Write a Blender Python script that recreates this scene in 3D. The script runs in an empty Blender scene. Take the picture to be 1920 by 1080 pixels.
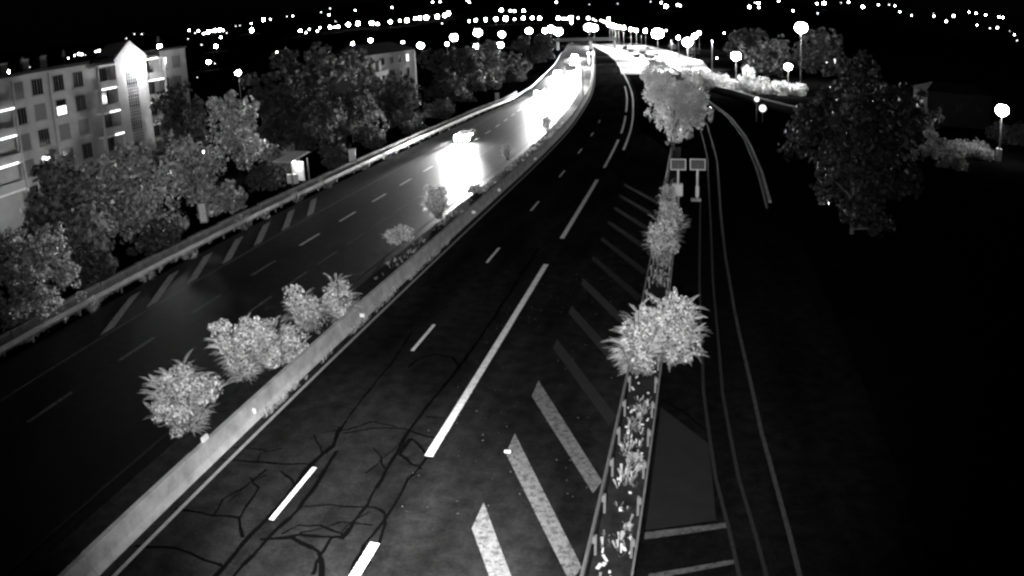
import bpy, bmesh, math, random
import numpy as np
from mathutils import Vector as V, Matrix, Euler

SC = bpy.context.scene
COL = SC.collection
PI = math.pi
rnd = random.Random(7)

# ------------------------------------------------------------------ camera (a wide traffic camera lens, high on a mast)
H, YAW, PITCH, ROLL, FOC, KD = 13.80546, -0.24423, 0.33819, -0.04585, 1440.53, 0.01254
cy_, sy_, cp_, sp_ = math.cos(YAW), math.sin(YAW), math.cos(PITCH), math.sin(PITCH)
FW = V((sy_ * cp_, cy_ * cp_, -sp_))
RT0 = V((cy_, -sy_, 0))
UP0 = RT0.cross(FW)
RT = RT0 * math.cos(ROLL) + UP0 * math.sin(ROLL)
UP = -RT0 * math.sin(ROLL) + UP0 * math.cos(ROLL)
cam = bpy.data.cameras.new('camera')
camo = bpy.data.objects.new('camera', cam)
COL.objects.link(camo)
M = Matrix((RT, UP, -FW)).transposed().to_4x4()
M.translation = (0, 0, H)
camo.matrix_world = M
cam.type = 'PANO'
cam.clip_start, cam.clip_end = 0.1, 9000
SC.render.engine = 'CYCLES'
ct = cam.cycles if hasattr(cam, 'cycles') else cam
ct.panorama_type = 'FISHEYE_LENS_POLYNOMIAL'
ct.fisheye_fov = PI
s_ = 1920 / 36
ct.fisheye_polynomial_k0 = 0
ct.fisheye_polynomial_k1 = -s_ / FOC
ct.fisheye_polynomial_k2 = 0
ct.fisheye_polynomial_k3 = KD * (s_ / FOC) ** 3
ct.fisheye_polynomial_k4 = 0
SC.camera = camo
SC.cycles.filter_width = 2.5
SC.cycles.max_bounces = 5
SC.cycles.use_denoising = True
SC.cycles.sample_clamp_indirect = 4

# ------------------------------------------------------------------ world: a moonless night sky, seen by a monochrome camera
W = bpy.data.worlds.new('World')
SC.world = W
W.use_nodes = True
nt = W.node_tree
bg = nt.nodes['Background']
sky = nt.nodes.new('ShaderNodeTexSky')
sky.sky_type = 'NISHITA'
sky.sun_disc = False
sky.sun_elevation = math.radians(2)
sky.sun_rotation = math.radians(200)
bw = nt.nodes.new('ShaderNodeRGBToBW')
nt.links.new(sky.outputs[0], bw.inputs[0])
nt.links.new(bw.outputs[0], bg.inputs['Color'])
bg.inputs['Strength'].default_value = 0.0004

SC.view_settings.view_transform = 'Standard'
SC.view_settings.look = 'None'
SC.view_settings.exposure = 0
SC.view_settings.gamma = 1

# the camera's own infrared floodlight, on the same mast
def lamp_spot(name, loc, target, watts, angle, blend, radius=.05, parent=None):
    l = bpy.data.lights.new(name, 'SPOT')
    l.energy, l.spot_size, l.spot_blend, l.shadow_soft_size = watts, math.radians(angle), blend, radius
    o = bpy.data.objects.new(name, l)
    COL.objects.link(o)
    d = V(target) - V(loc)
    q = d.to_track_quat('-Z', 'Y')
    if parent is None:
        o.location, o.rotation_euler = loc, q.to_euler()
    else:
        o.parent = parent
        o.location, o.rotation_euler = loc, q.to_euler()
    return o

# ------------------------------------------------------------------ picking points of the place
def ray(px, py):
    dx, dy = px - 960, 540 - py
    r = math.hypot(dx, dy) or 1e-6
    th = r / FOC
    for _ in range(12):
        th -= (FOC * (th + KD * th ** 3) - r) / (FOC * (1 + 3 * KD * th * th))
    return (RT * dx + UP * dy) * (math.sin(th) / r) + FW * math.cos(th)

def at(px, py, z=0.0):
    d = ray(px, py)
    return V((0, 0, H)) + d * ((z - H) / d.z)

def at_y(px, py, y):
    d = ray(px, py)
    return V((0, 0, H)) + d * (y / d.y)

def at_x(px, py, x):
    d = ray(px, py)
    return V((0, 0, H)) + d * (x / d.x)

IR = lamp_spot('infrared_floodlight', (0.6, 0.1, H - .9), at(725, 1060), 160000, 32, 1, .06)
IR2 = lamp_spot('infrared_floodlight', (-0.9, 0.1, H - .9), at(920, 590), 54000, 80, 1, .06)

# ------------------------------------------------------------------ materials
def mat(name, g, rough=.8, spec=.3, noise=0, scale=4, detail=4, bump=0, metal=0, coords='Object'):
    m = bpy.data.materials.new(name)
    m.use_nodes = True
    t = m.node_tree
    b = t.nodes['Principled BSDF']
    b.inputs['Base Color'].default_value = (g, g, g, 1)
    b.inputs['Roughness'].default_value = rough
    b.inputs['Specular IOR Level'].default_value = spec
    b.inputs['Metallic'].default_value = metal
    if noise or bump:
        tc = t.nodes.new('ShaderNodeTexCoord')
        n = t.nodes.new('ShaderNodeTexNoise')
        n.inputs['Scale'].default_value = scale
        n.inputs['Detail'].default_value = detail
        n.inputs['Roughness'].default_value = .65
        t.links.new(tc.outputs[coords], n.inputs['Vector'])
        if noise:
            r = t.nodes.new('ShaderNodeMapRange')
            r.inputs['From Min'].default_value, r.inputs['From Max'].default_value = .25, .75
            r.inputs['To Min'].default_value, r.inputs['To Max'].default_value = g * (1 - noise), g * (1 + noise)
            t.links.new(n.outputs['Fac'], r.inputs['Value'])
            t.links.new(r.outputs[0], b.inputs['Base Color'])
        if bump:
            bp = t.nodes.new('ShaderNodeBump')
            bp.inputs['Strength'].default_value = bump
            bp.inputs['Distance'].default_value = .02
            t.links.new(n.outputs['Fac'], bp.inputs['Height'])
            t.links.new(bp.outputs[0], b.inputs['Normal'])
    return m

def paint(name, g, under, keep, rough=.65):
    m = mat(name, g, rough, .2, .3, 3, 8)
    t = m.node_tree
    b = t.nodes['Principled BSDF']
    src = b.inputs['Base Color'].links[0].from_socket
    tc = t.nodes.new('ShaderNodeTexCoord')
    n = t.nodes.new('ShaderNodeTexNoise')
    n.inputs['Scale'].default_value, n.inputs['Detail'].default_value, n.inputs['Roughness'].default_value = 5, 12, .8
    t.links.new(tc.outputs['Object'], n.inputs['Vector'])
    r = t.nodes.new('ShaderNodeMapRange')
    r.inputs['From Min'].default_value, r.inputs['From Max'].default_value = keep - .05, keep + .07
    t.links.new(n.outputs['Fac'], r.inputs['Value'])
    x = t.nodes.new('ShaderNodeMix')
    x.data_type = 'FLOAT'
    x.inputs[2].default_value = under
    t.links.new(r.outputs[0], x.inputs[0])
    t.links.new(src, x.inputs[3])
    t.links.new(x.outputs[0], b.inputs['Base Color'])
    return m

def emit(name, strength, sample=True):
    m = bpy.data.materials.new(name)
    m.use_nodes = True
    t = m.node_tree
    t.nodes.clear()
    e = t.nodes.new('ShaderNodeEmission')
    e.inputs['Strength'].default_value = strength
    o = t.nodes.new('ShaderNodeOutputMaterial')
    t.links.new(e.outputs[0], o.inputs[0])
    if not sample:
        m.cycles.emission_sampling = 'NONE'
    return m

def leafmat(name, g, var=.45, trans=.25, rough=.5, spec=.35, ovar=0):
    m = bpy.data.materials.new(name)
    m.use_nodes = True
    t = m.node_tree
    b = t.nodes['Principled BSDF']
    b.inputs['Roughness'].default_value = rough
    b.inputs['Specular IOR Level'].default_value = spec
    geo = t.nodes.new('ShaderNodeNewGeometry')
    r = t.nodes.new('ShaderNodeMapRange')
    r.inputs['To Min'].default_value, r.inputs['To Max'].default_value = g * (1 - var), g * (1 + var)
    t.links.new(geo.outputs['Random Per Island'], r.inputs['Value'])
    t.links.new(r.outputs[0], b.inputs['Base Color'])
    if ovar:
        oi = t.nodes.new('ShaderNodeObjectInfo')
        q = t.nodes.new('ShaderNodeMapRange')
        q.inputs['To Min'].default_value, q.inputs['To Max'].default_value = 1 - ovar, 1.0
        t.links.new(oi.outputs['Random'], q.inputs['Value'])
        k = t.nodes.new('ShaderNodeMath')
        k.operation = 'MULTIPLY'
        t.links.new(r.outputs[0], k.inputs[0])
        t.links.new(q.outputs[0], k.inputs[1])
        t.links.new(k.outputs[0], b.inputs['Base Color'])
        r = k
    tr = t.nodes.new('ShaderNodeBsdfTranslucent')
    t.links.new(r.outputs[0], tr.inputs['Color'])
    mx = t.nodes.new('ShaderNodeMixShader')
    mx.inputs[0].default_value = trans
    t.links.new(b.outputs[0], mx.inputs[1])
    t.links.new(tr.outputs[0], mx.inputs[2])
    t.links.new(mx.outputs[0], t.nodes['Material Output'].inputs[0])
    return m

def asphalt(name, g, rough, patch=.35, spec=.4):
    m = bpy.data.materials.new(name)
    m.use_nodes = True
    t = m.node_tree
    b = t.nodes['Principled BSDF']
    b.inputs['Specular IOR Level'].default_value = spec
    tc = t.nodes.new('ShaderNodeTexCoord')
    def noise(sc, det, sx=1, sy=1):
        mp = t.nodes.new('ShaderNodeMapping')
        mp.inputs['Scale'].default_value = (sx, sy, 1)
        n = t.nodes.new('ShaderNodeTexNoise')
        n.inputs['Scale'].default_value = sc
        n.inputs['Detail'].default_value = det
        t.links.new(tc.outputs['Object'], mp.inputs[0])
        t.links.new(mp.outputs[0], n.inputs['Vector'])
        return n
    big = noise(.35, 5, 1.6, .35)      # worn wheel tracks, along the road
    mid = noise(1.7, 6)
    fine = noise(38, 3)
    def rng(n, lo, hi, a=.3, z=.7):
        r = t.nodes.new('ShaderNodeMapRange')
        r.inputs['From Min'].default_value, r.inputs['From Max'].default_value = a, z
        r.inputs['To Min'].default_value, r.inputs['To Max'].default_value = lo, hi
        t.links.new(n.outputs['Fac'], r.inputs['Value'])
        return r
    def mul(a, c):
        k = t.nodes.new('ShaderNodeMath')
        k.operation = 'MULTIPLY'
        t.links.new(a.outputs[0], k.inputs[0])
        t.links.new(c.outputs[0], k.inputs[1])
        return k
    grain = noise(8, 5)
    grain.inputs['Roughness'].default_value = .75
    v = mul(mul(mul(rng(big, 1 - patch, 1 + patch), rng(mid, .65, 1.35)), rng(grain, .6, 1.4)), rng(fine, .7 * g, 1.3 * g))
    t.links.new(v.outputs[0], b.inputs['Base Color'])
    rr = rng(mid, rough - .05, rough + .05)
    t.links.new(rr.outputs[0], b.inputs['Roughness'])
    bp = t.nodes.new('ShaderNodeBump')
    bp.inputs['Strength'].default_value = .25
    bp.inputs['Distance'].default_value = .006
    t.links.new(fine.outputs['Fac'], bp.inputs['Height'])
    t.links.new(bp.outputs[0], b.inputs['Normal'])
    return m

M_ASPH = asphalt('asphalt', .0115, .8, .5, spec=0)
M_ASPH2 = asphalt('old asphalt', .004, .5, spec=.12)
M_RAMP = asphalt('ramp asphalt', .005, .8, spec=0)
M_TAR = mat('bitumen seal', .002, .8, 0)
M_PAINT = paint('road paint', .75, .12, .4)
M_DULL = mat('dull road paint', .3, .7, .2, .3, 5, 6)
M_WORN2 = paint('pale worn paint', .34, .04, .44)
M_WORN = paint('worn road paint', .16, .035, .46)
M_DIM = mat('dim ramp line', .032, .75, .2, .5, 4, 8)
M_FAINT2 = mat('very faint road paint', .009, .8, .1, .5, 5, 6)
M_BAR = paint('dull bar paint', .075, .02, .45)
M_FAINT = mat('faint road paint', .014, .75, .2, .4, 6, 6)
M_GROUND = mat('dark soil', .003, 1, 0, .6, .25, 6)
M_DIRT = mat('dirt strip', .02, 1, .05, .6, 2, 6)
M_CONC = mat('barrier concrete', .38, .9, .15, .42, 1.3, 10, .3)
M_WALLC = mat('mossy wall concrete', .17, .95, .1, .55, 1.3, 8, .3)
M_PAVE = mat('pale pavement', .28, .75, .3, .2, .5, 5)
M_STEEL = mat('galvanised steel', .17, .5, .5, .25, 3, 4)
M_DARKST = mat('dark steel', .05, .6, .4)
M_REFL = mat('white reflector', .9, .6, .4)
M_RENDER = mat('painted render', .36, .9, .15, .28, .3, 10)
M_RENDER2 = mat('grey render', .2, .9, .15, .25, .4, 8)
M_SLAB = mat('white painted slab', .42, .8, .2, .25, .9, 8)
M_EDGE = mat('pale slab edge', .8, .8, .2, .1, 2)
M_ROOF = mat('dark roof', .03, .9, .1, .3, 1)
M_FRAME = mat('window frame', .22, .6, .3)
M_SHUT = mat('roller shutter', .13, .7, .3)
M_GLASS = mat('dark window glass', .012, .08, .5)
M_BARK = mat('bark', .12, .95, .1, .4, 3, 6)
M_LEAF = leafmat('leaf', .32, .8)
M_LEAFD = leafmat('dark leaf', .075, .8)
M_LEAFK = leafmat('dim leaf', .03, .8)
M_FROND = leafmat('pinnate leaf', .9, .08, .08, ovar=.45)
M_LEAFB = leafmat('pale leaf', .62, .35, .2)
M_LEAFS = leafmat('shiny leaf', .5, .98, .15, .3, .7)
M_GRASS = leafmat('weed', .3, .6)
M_CARD = mat('dark car paint', .05, .3, .5)
M_CARW = mat('light car paint', .6, .3, .5)
M_TYRE = mat('tyre', .015, .9, .2)
M_WHITE = mat('white paint', .8, .6, .3)
M_PANEL = mat('solar cell', .13, .25, .6)
E_LAMP = emit('street lamp light', 900)
E_LAMPB = emit('floodlight lamp light', 700)
E_FAR = emit('far lamp light', 110, False)
E_FARM = emit('middling far lamp light', 35, False)
E_FARS = emit('faint far lamp light', 7, False)
E_HEAD = emit('headlamp light', 3000)
E_WIN = emit('lit room light', 2.2)
E_STRIP = emit('strip light', 4)
E_SIGN = emit('reflective sign glow', 1.6)  # glow standing in for light thrown back by reflective signs

# ------------------------------------------------------------------ mesh helpers
class MB:
    def __init__(s):
        s.v, s.f, s.m = [], [], []
    def face(s, pts, mi=0):
        i = len(s.v)
        s.v += [tuple(p) for p in pts]
        s.f.append(tuple(range(i, i + len(pts))))
        s.m.append(mi)
    def box(s, c, d, rz=0, mi=0, taper=1, rx=0):
        x, y, z = d[0] / 2, d[1] / 2, d[2] / 2
        R = Euler((rx, 0, rz)).to_matrix()
        i = len(s.v)
        for a, b, e in ((-1, -1, -1), (1, -1, -1), (1, 1, -1), (-1, 1, -1), (-1, -1, 1), (1, -1, 1), (1, 1, 1), (-1, 1, 1)):
            k = taper if e > 0 else 1
            s.v.append(tuple(V(c) + R @ V((a * x * k, b * y * k, e * z))))
        for q in ((0, 3, 2, 1), (4, 5, 6, 7), (0, 1, 5, 4), (1, 2, 6, 5), (2, 3, 7, 6), (3, 0, 4, 7)):
            s.f.append(tuple(i + k for k in q))
            s.m.append(mi)
    def tube(s, pts, rad, n=8, mi=0, cap=True):
        pts = [V(p) for p in pts]
        if not isinstance(rad, (list, tuple)):
            rad = [rad] * len(pts)
        i0 = len(s.v)
        for k, p in enumerate(pts):
            d = (pts[min(k + 1, len(pts) - 1)] - pts[max(k - 1, 0)]).normalized()
            a = d.cross(V((0, 0, 1)) if abs(d.z) < .9 else V((1, 0, 0))).normalized()
            b = d.cross(a)
            for j in range(n):
                w = 2 * PI * j / n
                s.v.append(tuple(p + (a * math.cos(w) + b * math.sin(w)) * rad[k]))
        for k in range(len(pts) - 1):
            for j in range(n):
                a, b = i0 + k * n + j, i0 + k * n + (j + 1) % n
                s.f.append((a, b, b + n, a + n))
                s.m.append(mi)
        if cap:
            s.f.append(tuple(i0 + j for j in range(n)))
            s.m.append(mi)
            e = i0 + (len(pts) - 1) * n
            s.f.append(tuple(e + n - 1 - j for j in range(n)))
            s.m.append(mi)
    def lathe(s, prof, n=12, c=(0, 0, 0), mi=0):
        i0 = len(s.v)
        for r, z in prof:
            for j in range(n):
                w = 2 * PI * j / n
                s.v.append((c[0] + r * math.cos(w), c[1] + r * math.sin(w), c[2] + z))
        for k in range(len(prof) - 1):
            for j in range(n):
                a, b = i0 + k * n + j, i0 + k * n + (j + 1) % n
                s.f.append((a, b, b + n, a + n))
                s.m.append(mi)
    def sphere(s, c, r, n=12, mi=0, sz=1, rings=7):
        pr = [(max(1e-4, r * math.sin(PI * k / rings)), -r * sz * math.cos(PI * k / rings)) for k in range(rings + 1)]
        s.lathe(pr, n, c, mi)
    def prism(s, poly, z0, z1, mi=0):
        n = len(poly)
        i = len(s.v)
        s.v += [(p[0], p[1], z0) for p in poly] + [(p[0], p[1], z1) for p in poly]
        s.f.append(tuple(i + k for k in range(n - 1, -1, -1)))
        s.f.append(tuple(i + n + k for k in range(n)))
        s.m += [mi, mi]
        for k in range(n):
            s.f.append((i + k, i + (k + 1) % n, i + n + (k + 1) % n, i + n + k))
            s.m.append(mi)
    def sweep(s, path, prof, mi=0, closed=True):
        """profile (offset to the right of travel, height) swept along a ground path"""
        path = [V((p[0], p[1], p[2] if len(p) > 2 else 0)) for p in path]
        i0, n = len(s.v), len(prof)
        for k, p in enumerate(path):
            d = (path[min(k + 1, len(path) - 1)] - path[max(k - 1, 0)])
            d.z = 0
            d.normalize()
            r = V((d.y, -d.x, 0))
            for o, z in prof:
                s.v.append(tuple(p + r * o + V((0, 0, z))))
        for k in range(len(path) - 1):
            for j in range(n if closed else n - 1):
                a, b = i0 + k * n + j, i0 + k * n + (j + 1) % n
                s.f.append((a, a + n, b + n, b))
                s.m.append(mi)
        if closed:
            s.f.append(tuple(i0 + j for j in range(n)))
            e = i0 + (len(path) - 1) * n
            s.f.append(tuple(e + n - 1 - j for j in range(n)))
            s.m += [mi, mi]
    def mesh(s, name, mats, smooth=False):
        me = bpy.data.meshes.new(name)
        me.from_pydata(s.v, [], s.f)
        for m in (mats if isinstance(mats, (list, tuple)) else [mats]):
            me.materials.append(m)
        me.polygons.foreach_set('material_index', s.m)
        if smooth:
            me.polygons.foreach_set('use_smooth', [True] * len(s.f))
        me.update()
        return me
    def build(s, name, mats, parent=None, loc=(0, 0, 0), smooth=False):
        return ob(name, s.mesh(name, mats, smooth), parent, loc)

def ob(name, me, parent=None, loc=(0, 0, 0), rot=(0, 0, 0)):
    o = bpy.data.objects.new(name, me)
    COL.objects.link(o)
    o.parent = parent
    o.location, o.rotation_euler = loc, rot
    return o

def tag(o, label=None, cat=None, group=None, kind=None):
    if label: o['label'] = label
    if cat: o['category'] = cat
    if group: o['group'] = group
    if kind: o['kind'] = kind
    return o

def thing(name, label, cat, loc=(0, 0, 0), rz=0, group=None):
    o = ob(name, None, None, loc, (0, 0, rz))
    return tag(o, label, cat, group)

def dup(root, loc, rz=0, label=None, group=None, scale=None):
    r = root.copy()
    COL.objects.link(r)
    r.location, r.rotation_euler = loc, (0, 0, rz)
    if scale: r.scale = scale
    if label: r['label'] = label
    if group: r['group'] = group
    for ch in list(root.children):
        c = ch.copy()
        COL.objects.link(c)
        c.parent = r
        for g in list(ch.children):
            d = g.copy()
            COL.objects.link(d)
            d.parent = c
    return r

def struct(mb, name, m, z=None):
    o = mb.build(name, m)
    o['kind'] = 'structure'
    return o

# ------------------------------------------------------------------ road geometry
_D = [(-50, 0), (60, 0), (80, .15), (100, .7), (120, 1.9), (148, 4.1), (183, 7.8), (252, 16.2), (409, 36), (851, 95), (1500, 190)]
def bend(y):
    for k in range(len(_D) - 1):
        (a, p), (b, q) = _D[k], _D[k + 1]
        if y <= b:
            sl = lambda j: (_D[j + 1][1] - _D[j - 1][1]) / (_D[j + 1][0] - _D[j - 1][0]) if 0 < j < len(_D) - 1 else 0
            t, h = (y - a) / (b - a), b - a
            m0, m1 = sl(k) * h, (sl(k + 1) if k + 1 < len(_D) - 1 else (q - p) / h) * h
            return (2 * t ** 3 - 3 * t * t + 1) * p + (t ** 3 - 2 * t * t + t) * m0 + (-2 * t ** 3 + 3 * t * t) * q + (t ** 3 - t * t) * m1
    return _D[-1][1]
def rx(x, y):
    return x - bend(y)
def ys(y0, y1):
    out, y = [], y0
    while y < y1 - 1e-6:
        out.append(y)
        y += 3 if y < 70 else (6 if y < 200 else 20)
    return out + [y1]
def strip(mb, xl, xr, y0, y1, z, mi=0):
    """sheet between two road offsets (numbers or functions of y)"""
    L = ys(y0, y1)
    fl = xl if callable(xl) else (lambda y: rx(xl, y))
    fr = xr if callable(xr) else (lambda y: rx(xr, y))
    for a, b in zip(L, L[1:]):
        mb.face([(fl(a), a, z), (fr(a), a, z), (fr(b), b, z), (fl(b), b, z)], mi)
def interp(P):
    def f(y):
        if y <= P[0][0]: return P[0][1]
        for (a, p), (b, q) in zip(P, P[1:]):
            if y <= b: return p + (q - p) * (y - a) / (b - a)
        return P[-1][1]
    return f

# terrain: the plain, then low hills that carry the far lights
def hill(x, y):
    r = math.hypot(x, y)
    az = math.degrees(math.atan2(x, y))
    k = 1 if az < 4 else max(.12, 1 - (az - 4) / 16 * .9)
    return max(0, r - 620) * .052 * k * (1 + .12 * math.sin(az * .21) + .08 * math.sin(r * .011 + az * .13))

g = MB()
N = 24
for i in range(N):
    for j in range(N):
        X = [(-4200 + 8400 * (i + a) / N, -300 + 4600 * (j + b) / N, -.14) for a, b in ((0, 0), (1, 0), (1, 1), (0, 1))]
        g.face(X)
struct(g, 'ground', M_GROUND)
hm = MB()
az = [math.radians(-78 + 3 * k) for k in range(46)]
rs = [560, 620, 700, 800, 900, 1050, 1200, 1400, 1700, 2100, 2600, 3200]
for r in rs:
    for a in az:
        x, y = r * math.sin(a), r * math.cos(a)
        hm.v.append((x, y, hill(x, y) - .3))
for i in range(len(rs) - 1):
    for j in range(len(az) - 1):
        k = i * len(az) + j
        hm.f.append((k, k + 1, k + 1 + len(az), k + len(az)))
        hm.m.append(0)
struct(hm, 'hills', M_GROUND)

ISL = -2.25     # inner edge of the planted island
r1 = MB()
strip(r1, -15.7, lambda y: rx(ISL if y < 84 else max(-6.4, ISL - (y - 84) * .25), y), 4, 700, 0)
ROAD = struct(r1, 'road', M_ASPH)
lft = interp([(4, -33.3), (120, -33.3), (138, -32.9), (168, -34.8), (262, -46.4), (400, -66.6), (700, -110)])
r2 = MB()
strip(r2, lft, -18.2, 4, 700, 0)
ROAD2 = struct(r2, 'road', M_ASPH2)
rampL = interp([(4, -1.0), (84, -1.0), (105, -2.5), (140, -7.2), (165, -12)])
rampR = interp([(4, 7.4), (60, 7.4), (95, 7.2), (117, 6.2), (140, 3.6), (165, -2)])
r3 = MB()
strip(r3, rampL, rampR, 4, 150, -.004)
RAMP = struct(r3, 'ramp', M_RAMP)
md = MB()
md.sweep([(rx(-16.95, y), y) for y in ys(4, 700)], [(-1.25, -.1), (-1.22, .09), (1.22, .09), (1.25, -.1)])
struct(md, 'median_strip', M_DIRT)
isl = MB()
isl.sweep([(rx(-1.62, y), y) for y in ys(4, 86)], [(-.6, -.1), (-.58, .1), (.58, .1), (.6, -.1)])
struct(isl, 'planted_strip', M_DIRT)
# far bright side road and yard beside the motorway
sr = MB()
sr.face([(p[0], p[1], .004) for p in ((-19.6, 214), (-3.5, 214), (-9, 262), (-24, 368), (-70, 560), (-104, 690), (-112, 690), (-74, 560), (-40, 368), (-24.5, 262))])
struct(sr, 'side_road', M_PAVE)
yd = MB()
yd.face([(p[0], p[1], .002) for p in ((-2.5, 214), (6, 210), (4, 290), (-14, 420), (-40, 560), (-66, 560), (-22, 368), (-7.5, 262))])
struct(yd, 'yard', M_PAVE)

def mark(parent, name, pts, z=.008, m=M_PAINT):
    b = MB()
    b.face([(p[0], p[1], z) for p in pts])
    return b.build(name, m, parent)
def dash(parent, x, y0, y1, w=.16, name='lane_dash', m=M_PAINT):
    b = MB()
    strip(b, lambda y: rx(x, y) - w / 2, lambda y: rx(x, y) + w / 2, y0, y1, .008)
    return b.build(name, m, parent)
def line(parent, name, f, y0, y1, w, m=M_PAINT):
    b = MB()
    strip(b, lambda y: f(y) - w / 2, lambda y: f(y) + w / 2, y0, y1, .008)
    return b.build(name, m, parent)

for k in range(-1, 8):                                   # lane line, 3 m dashes every 13 m
    dash(ROAD, -12.07, 16.3 + 13.03 * k, 19.45 + 13.03 * k, .17)
for y0, y1 in ((5, 16.05), (20.95, 42.4), (48, 67.4), (73.2, 91.6), (97, 116), (121, 172)):   # long dashes beside the hatched area
    dash(ROAD, -8.44, y0, y1, .3 if y0 < 60 else .25, 'edge_dash')
line(ROAD, 'edge_line', lambda y: rx(-15.38, y), 5, 420, .15, M_DULL)
gs = MB()
strip(gs, -15.72, -15.52, 5, 160, .004)
gs.build('gutter_dirt', M_DIRT, ROAD)
line(ROAD, 'edge_line', lambda y: rx(-7.35, y), 84, 420, .24, M_PAINT)
for i in range(-1, 12):                                  # hatching in front of the island
    yo = 22.95 + 4.28 * (i - 1)
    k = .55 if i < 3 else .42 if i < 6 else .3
    mark(ROAD, 'hatch_stripe', [(-5.86, yo), (-5.86, yo - 1.36 * k / .55), (-2.62, yo - 7.55 * 1.0), (-2.42, yo - 6.85)], .008, M_WORN if i < 3 else M_FAINT if i < 6 else M_FAINT2)  # stripe colour gets darker in steps along the road
for k in range(-3, 20):
    dash(ROAD2, -26.25, 25.6 + 6.5 * k, 28.65 + 6.5 * k, .2, 'lane_dash', M_WORN if k < 3 else M_PAINT)
for k in range(-3, 24):
    dash(ROAD2, -22.8, 45.45 + 4.4 * k, 48.45 + 4.4 * k, .1, 'lane_dash', M_WORN)
line(ROAD2, 'edge_line', lambda y: rx(-29.55, y) + max(0, y - 130) * .05, 8, 400, .13, M_WORN)
line(ROAD2, 'edge_line', lambda y: rx(-19.0, y), 8, 420, .11, M_FAINT)
for k in range(0, 7):
    y = 28.2 + 4.13 * k
    mark(ROAD2, 'hatch_stripe', [(-29.85, y), (-32.45, y + 5.7), (-32.45, y + 6.9), (-29.85, y + 1.2)], .008, M_WORN2)
A = interp([(5, 4.3), (16.3, 3.52), (23.7, 2.87), (34.7, 2.34), (45.2, 2.16), (56, 2.2), (79, 2.6), (109, 2.0), (140, -2)])
B = interp([(5, 3.7), (16, 2.65), (21.5, 1.86), (27, 1.5), (40, 1.3), (80, 1.6), (110, .9), (140, -3)])
C = interp([(5, 5.2), (56, 5.8), (73, 6.34), (94, 6.38), (116, 5.37), (139, 2.6), (148, .6)])
line(RAMP, 'edge_line', A, 6, 138, .15, M_DIM)
line(RAMP, 'edge_line', lambda y: B(y) - .75, 6, 60, .12, M_FAINT)
line(RAMP, 'edge_line', B, 6, 120, .12, M_FAINT)
line(RAMP, 'edge_line', C, 58, 146, .2, M_DIM)
mark(RAMP, 'paint_bar', [(-.85, 17.55), (1.5, 18.35), (1.5, 18.6), (-.85, 17.9)], .006, M_BAR)
mark(RAMP, 'paint_bar', [(-.6, 15.8), (1.7, 16.7), (1.7, 16.9), (-.6, 16.05)], .006, M_BAR)
pm = MB()
pm.face([(-.85, 18.0, .003), (1.2, 18.7, .003), (.95, 23.1, .003), (-.85, 25.6, .003)])
pm.build('lighter_patch', mat('lighter ramp surface', .008, .8, .2, .3, 1.2, 6), RAMP)  # slightly lighter area on the ramp

# bitumen crack seals
def ribbon(mb, pts, w, z=.004):
    P = [at(*p) for p in pts]
    Q = []
    for i in range(len(P) - 1):                          # resample with a small wander
        n = max(2, int((P[i + 1] - P[i]).length / .45))
        for k in range(n):
            p = P[i].lerp(P[i + 1], k / n)
            Q.append(p + V((rnd.uniform(-.035, .035), rnd.uniform(-.06, .06), 0)))
    Q.append(P[-1])
    for i in range(len(Q) - 1):
        d = (Q[i + 1] - Q[i])
        if d.length < 1e-3: continue
        d.normalize()
        n = V((d.y, -d.x, 0)) * (w * rnd.uniform(.42, .8))
        mb.face([Q[i] - n + V((0, 0, z)) - d * .03, Q[i] + n + V((0, 0, z)) - d * .03, Q[i + 1] + n + V((0, 0, z + .0002)), Q[i + 1] - n + V((0, 0, z + .0002))])
CR = [([(405, 1080), (470, 1005), (520, 955), (575, 880), (625, 835), (640, 800)], .14), ([(440, 1080), (505, 1005), (560, 955), (612, 880), (632, 845)], .12),
      ([(640, 1012), (690, 945), (722, 885), (758, 822), (800, 765), (860, 690), (910, 620), (965, 535), (1010, 465)], .1),
      ([(655, 1075), (685, 1020), (722, 975), (765, 900), (800, 858)], .09),
      ([(605, 1080), (603, 1045), (585, 1025), (548, 1007), (490, 1012)], .12), ([(490, 1012), (560, 1003), (640, 1005), (655, 990)], .1),
      ([(640, 948), (700, 950), (722, 962), (724, 985), (708, 1030)], .08), ([(805, 858), (785, 835), (770, 822)], .1), ([(750, 850), (775, 870), (790, 880)], .1),
      ([(770, 822), (750, 850)], .1), ([(645, 812), (700, 802), (760, 803), (815, 822)], .08), ([(800, 782), (835, 785)], .07),
      ([(862, 690), (850, 671), (815, 664), (780, 676), (765, 690)], .07), ([(330, 955), (400, 965), (448, 971), (456, 1008)], .09),
      ([(448, 971), (485, 915), (470, 895)], .07), ([(420, 862), (520, 868), (590, 872)], .08), ([(255, 1022), (330, 1030), (410, 1058), (425, 1060)], .1),
      ([(525, 885), (545, 900), (560, 915)], .07), ([(560, 950), (620, 945), (650, 950)], .06), ([(560, 1000), (600, 992), (640, 980), (700, 985)], .06),
      ([(500, 890), (470, 905), (430, 940)], .05), ([(600, 812), (650, 806), (700, 790), (745, 800)], .06), ([(590, 815), (605, 850), (580, 870)], .06), ([(480, 865), (490, 850), (530, 840)], .05),
      ([(400, 965), (420, 935), (455, 915), (500, 880)], .06), ([(530, 1000), (560, 985), (600, 985), (650, 1003)], .07), ([(690, 960), (650, 985), (640, 1000)], .05), ([(720, 880), (715, 855), (700, 840)], .05),
      ([(640, 800), (690, 735), (735, 680), (775, 620)], .06), ([(590, 1075), (590, 1060), (600, 1045)], .08), ([(705, 1030), (690, 1055), (670, 1080)], .08), ([(380, 850), (440, 838), (500, 845)], .05), ([(690, 885), (735, 845), (755, 825)], .05), ([(1240, 748), (1290, 780), (1330, 812)], .08), ([(600, 1045), (620, 1010), (650, 1000)], .08)]
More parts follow.
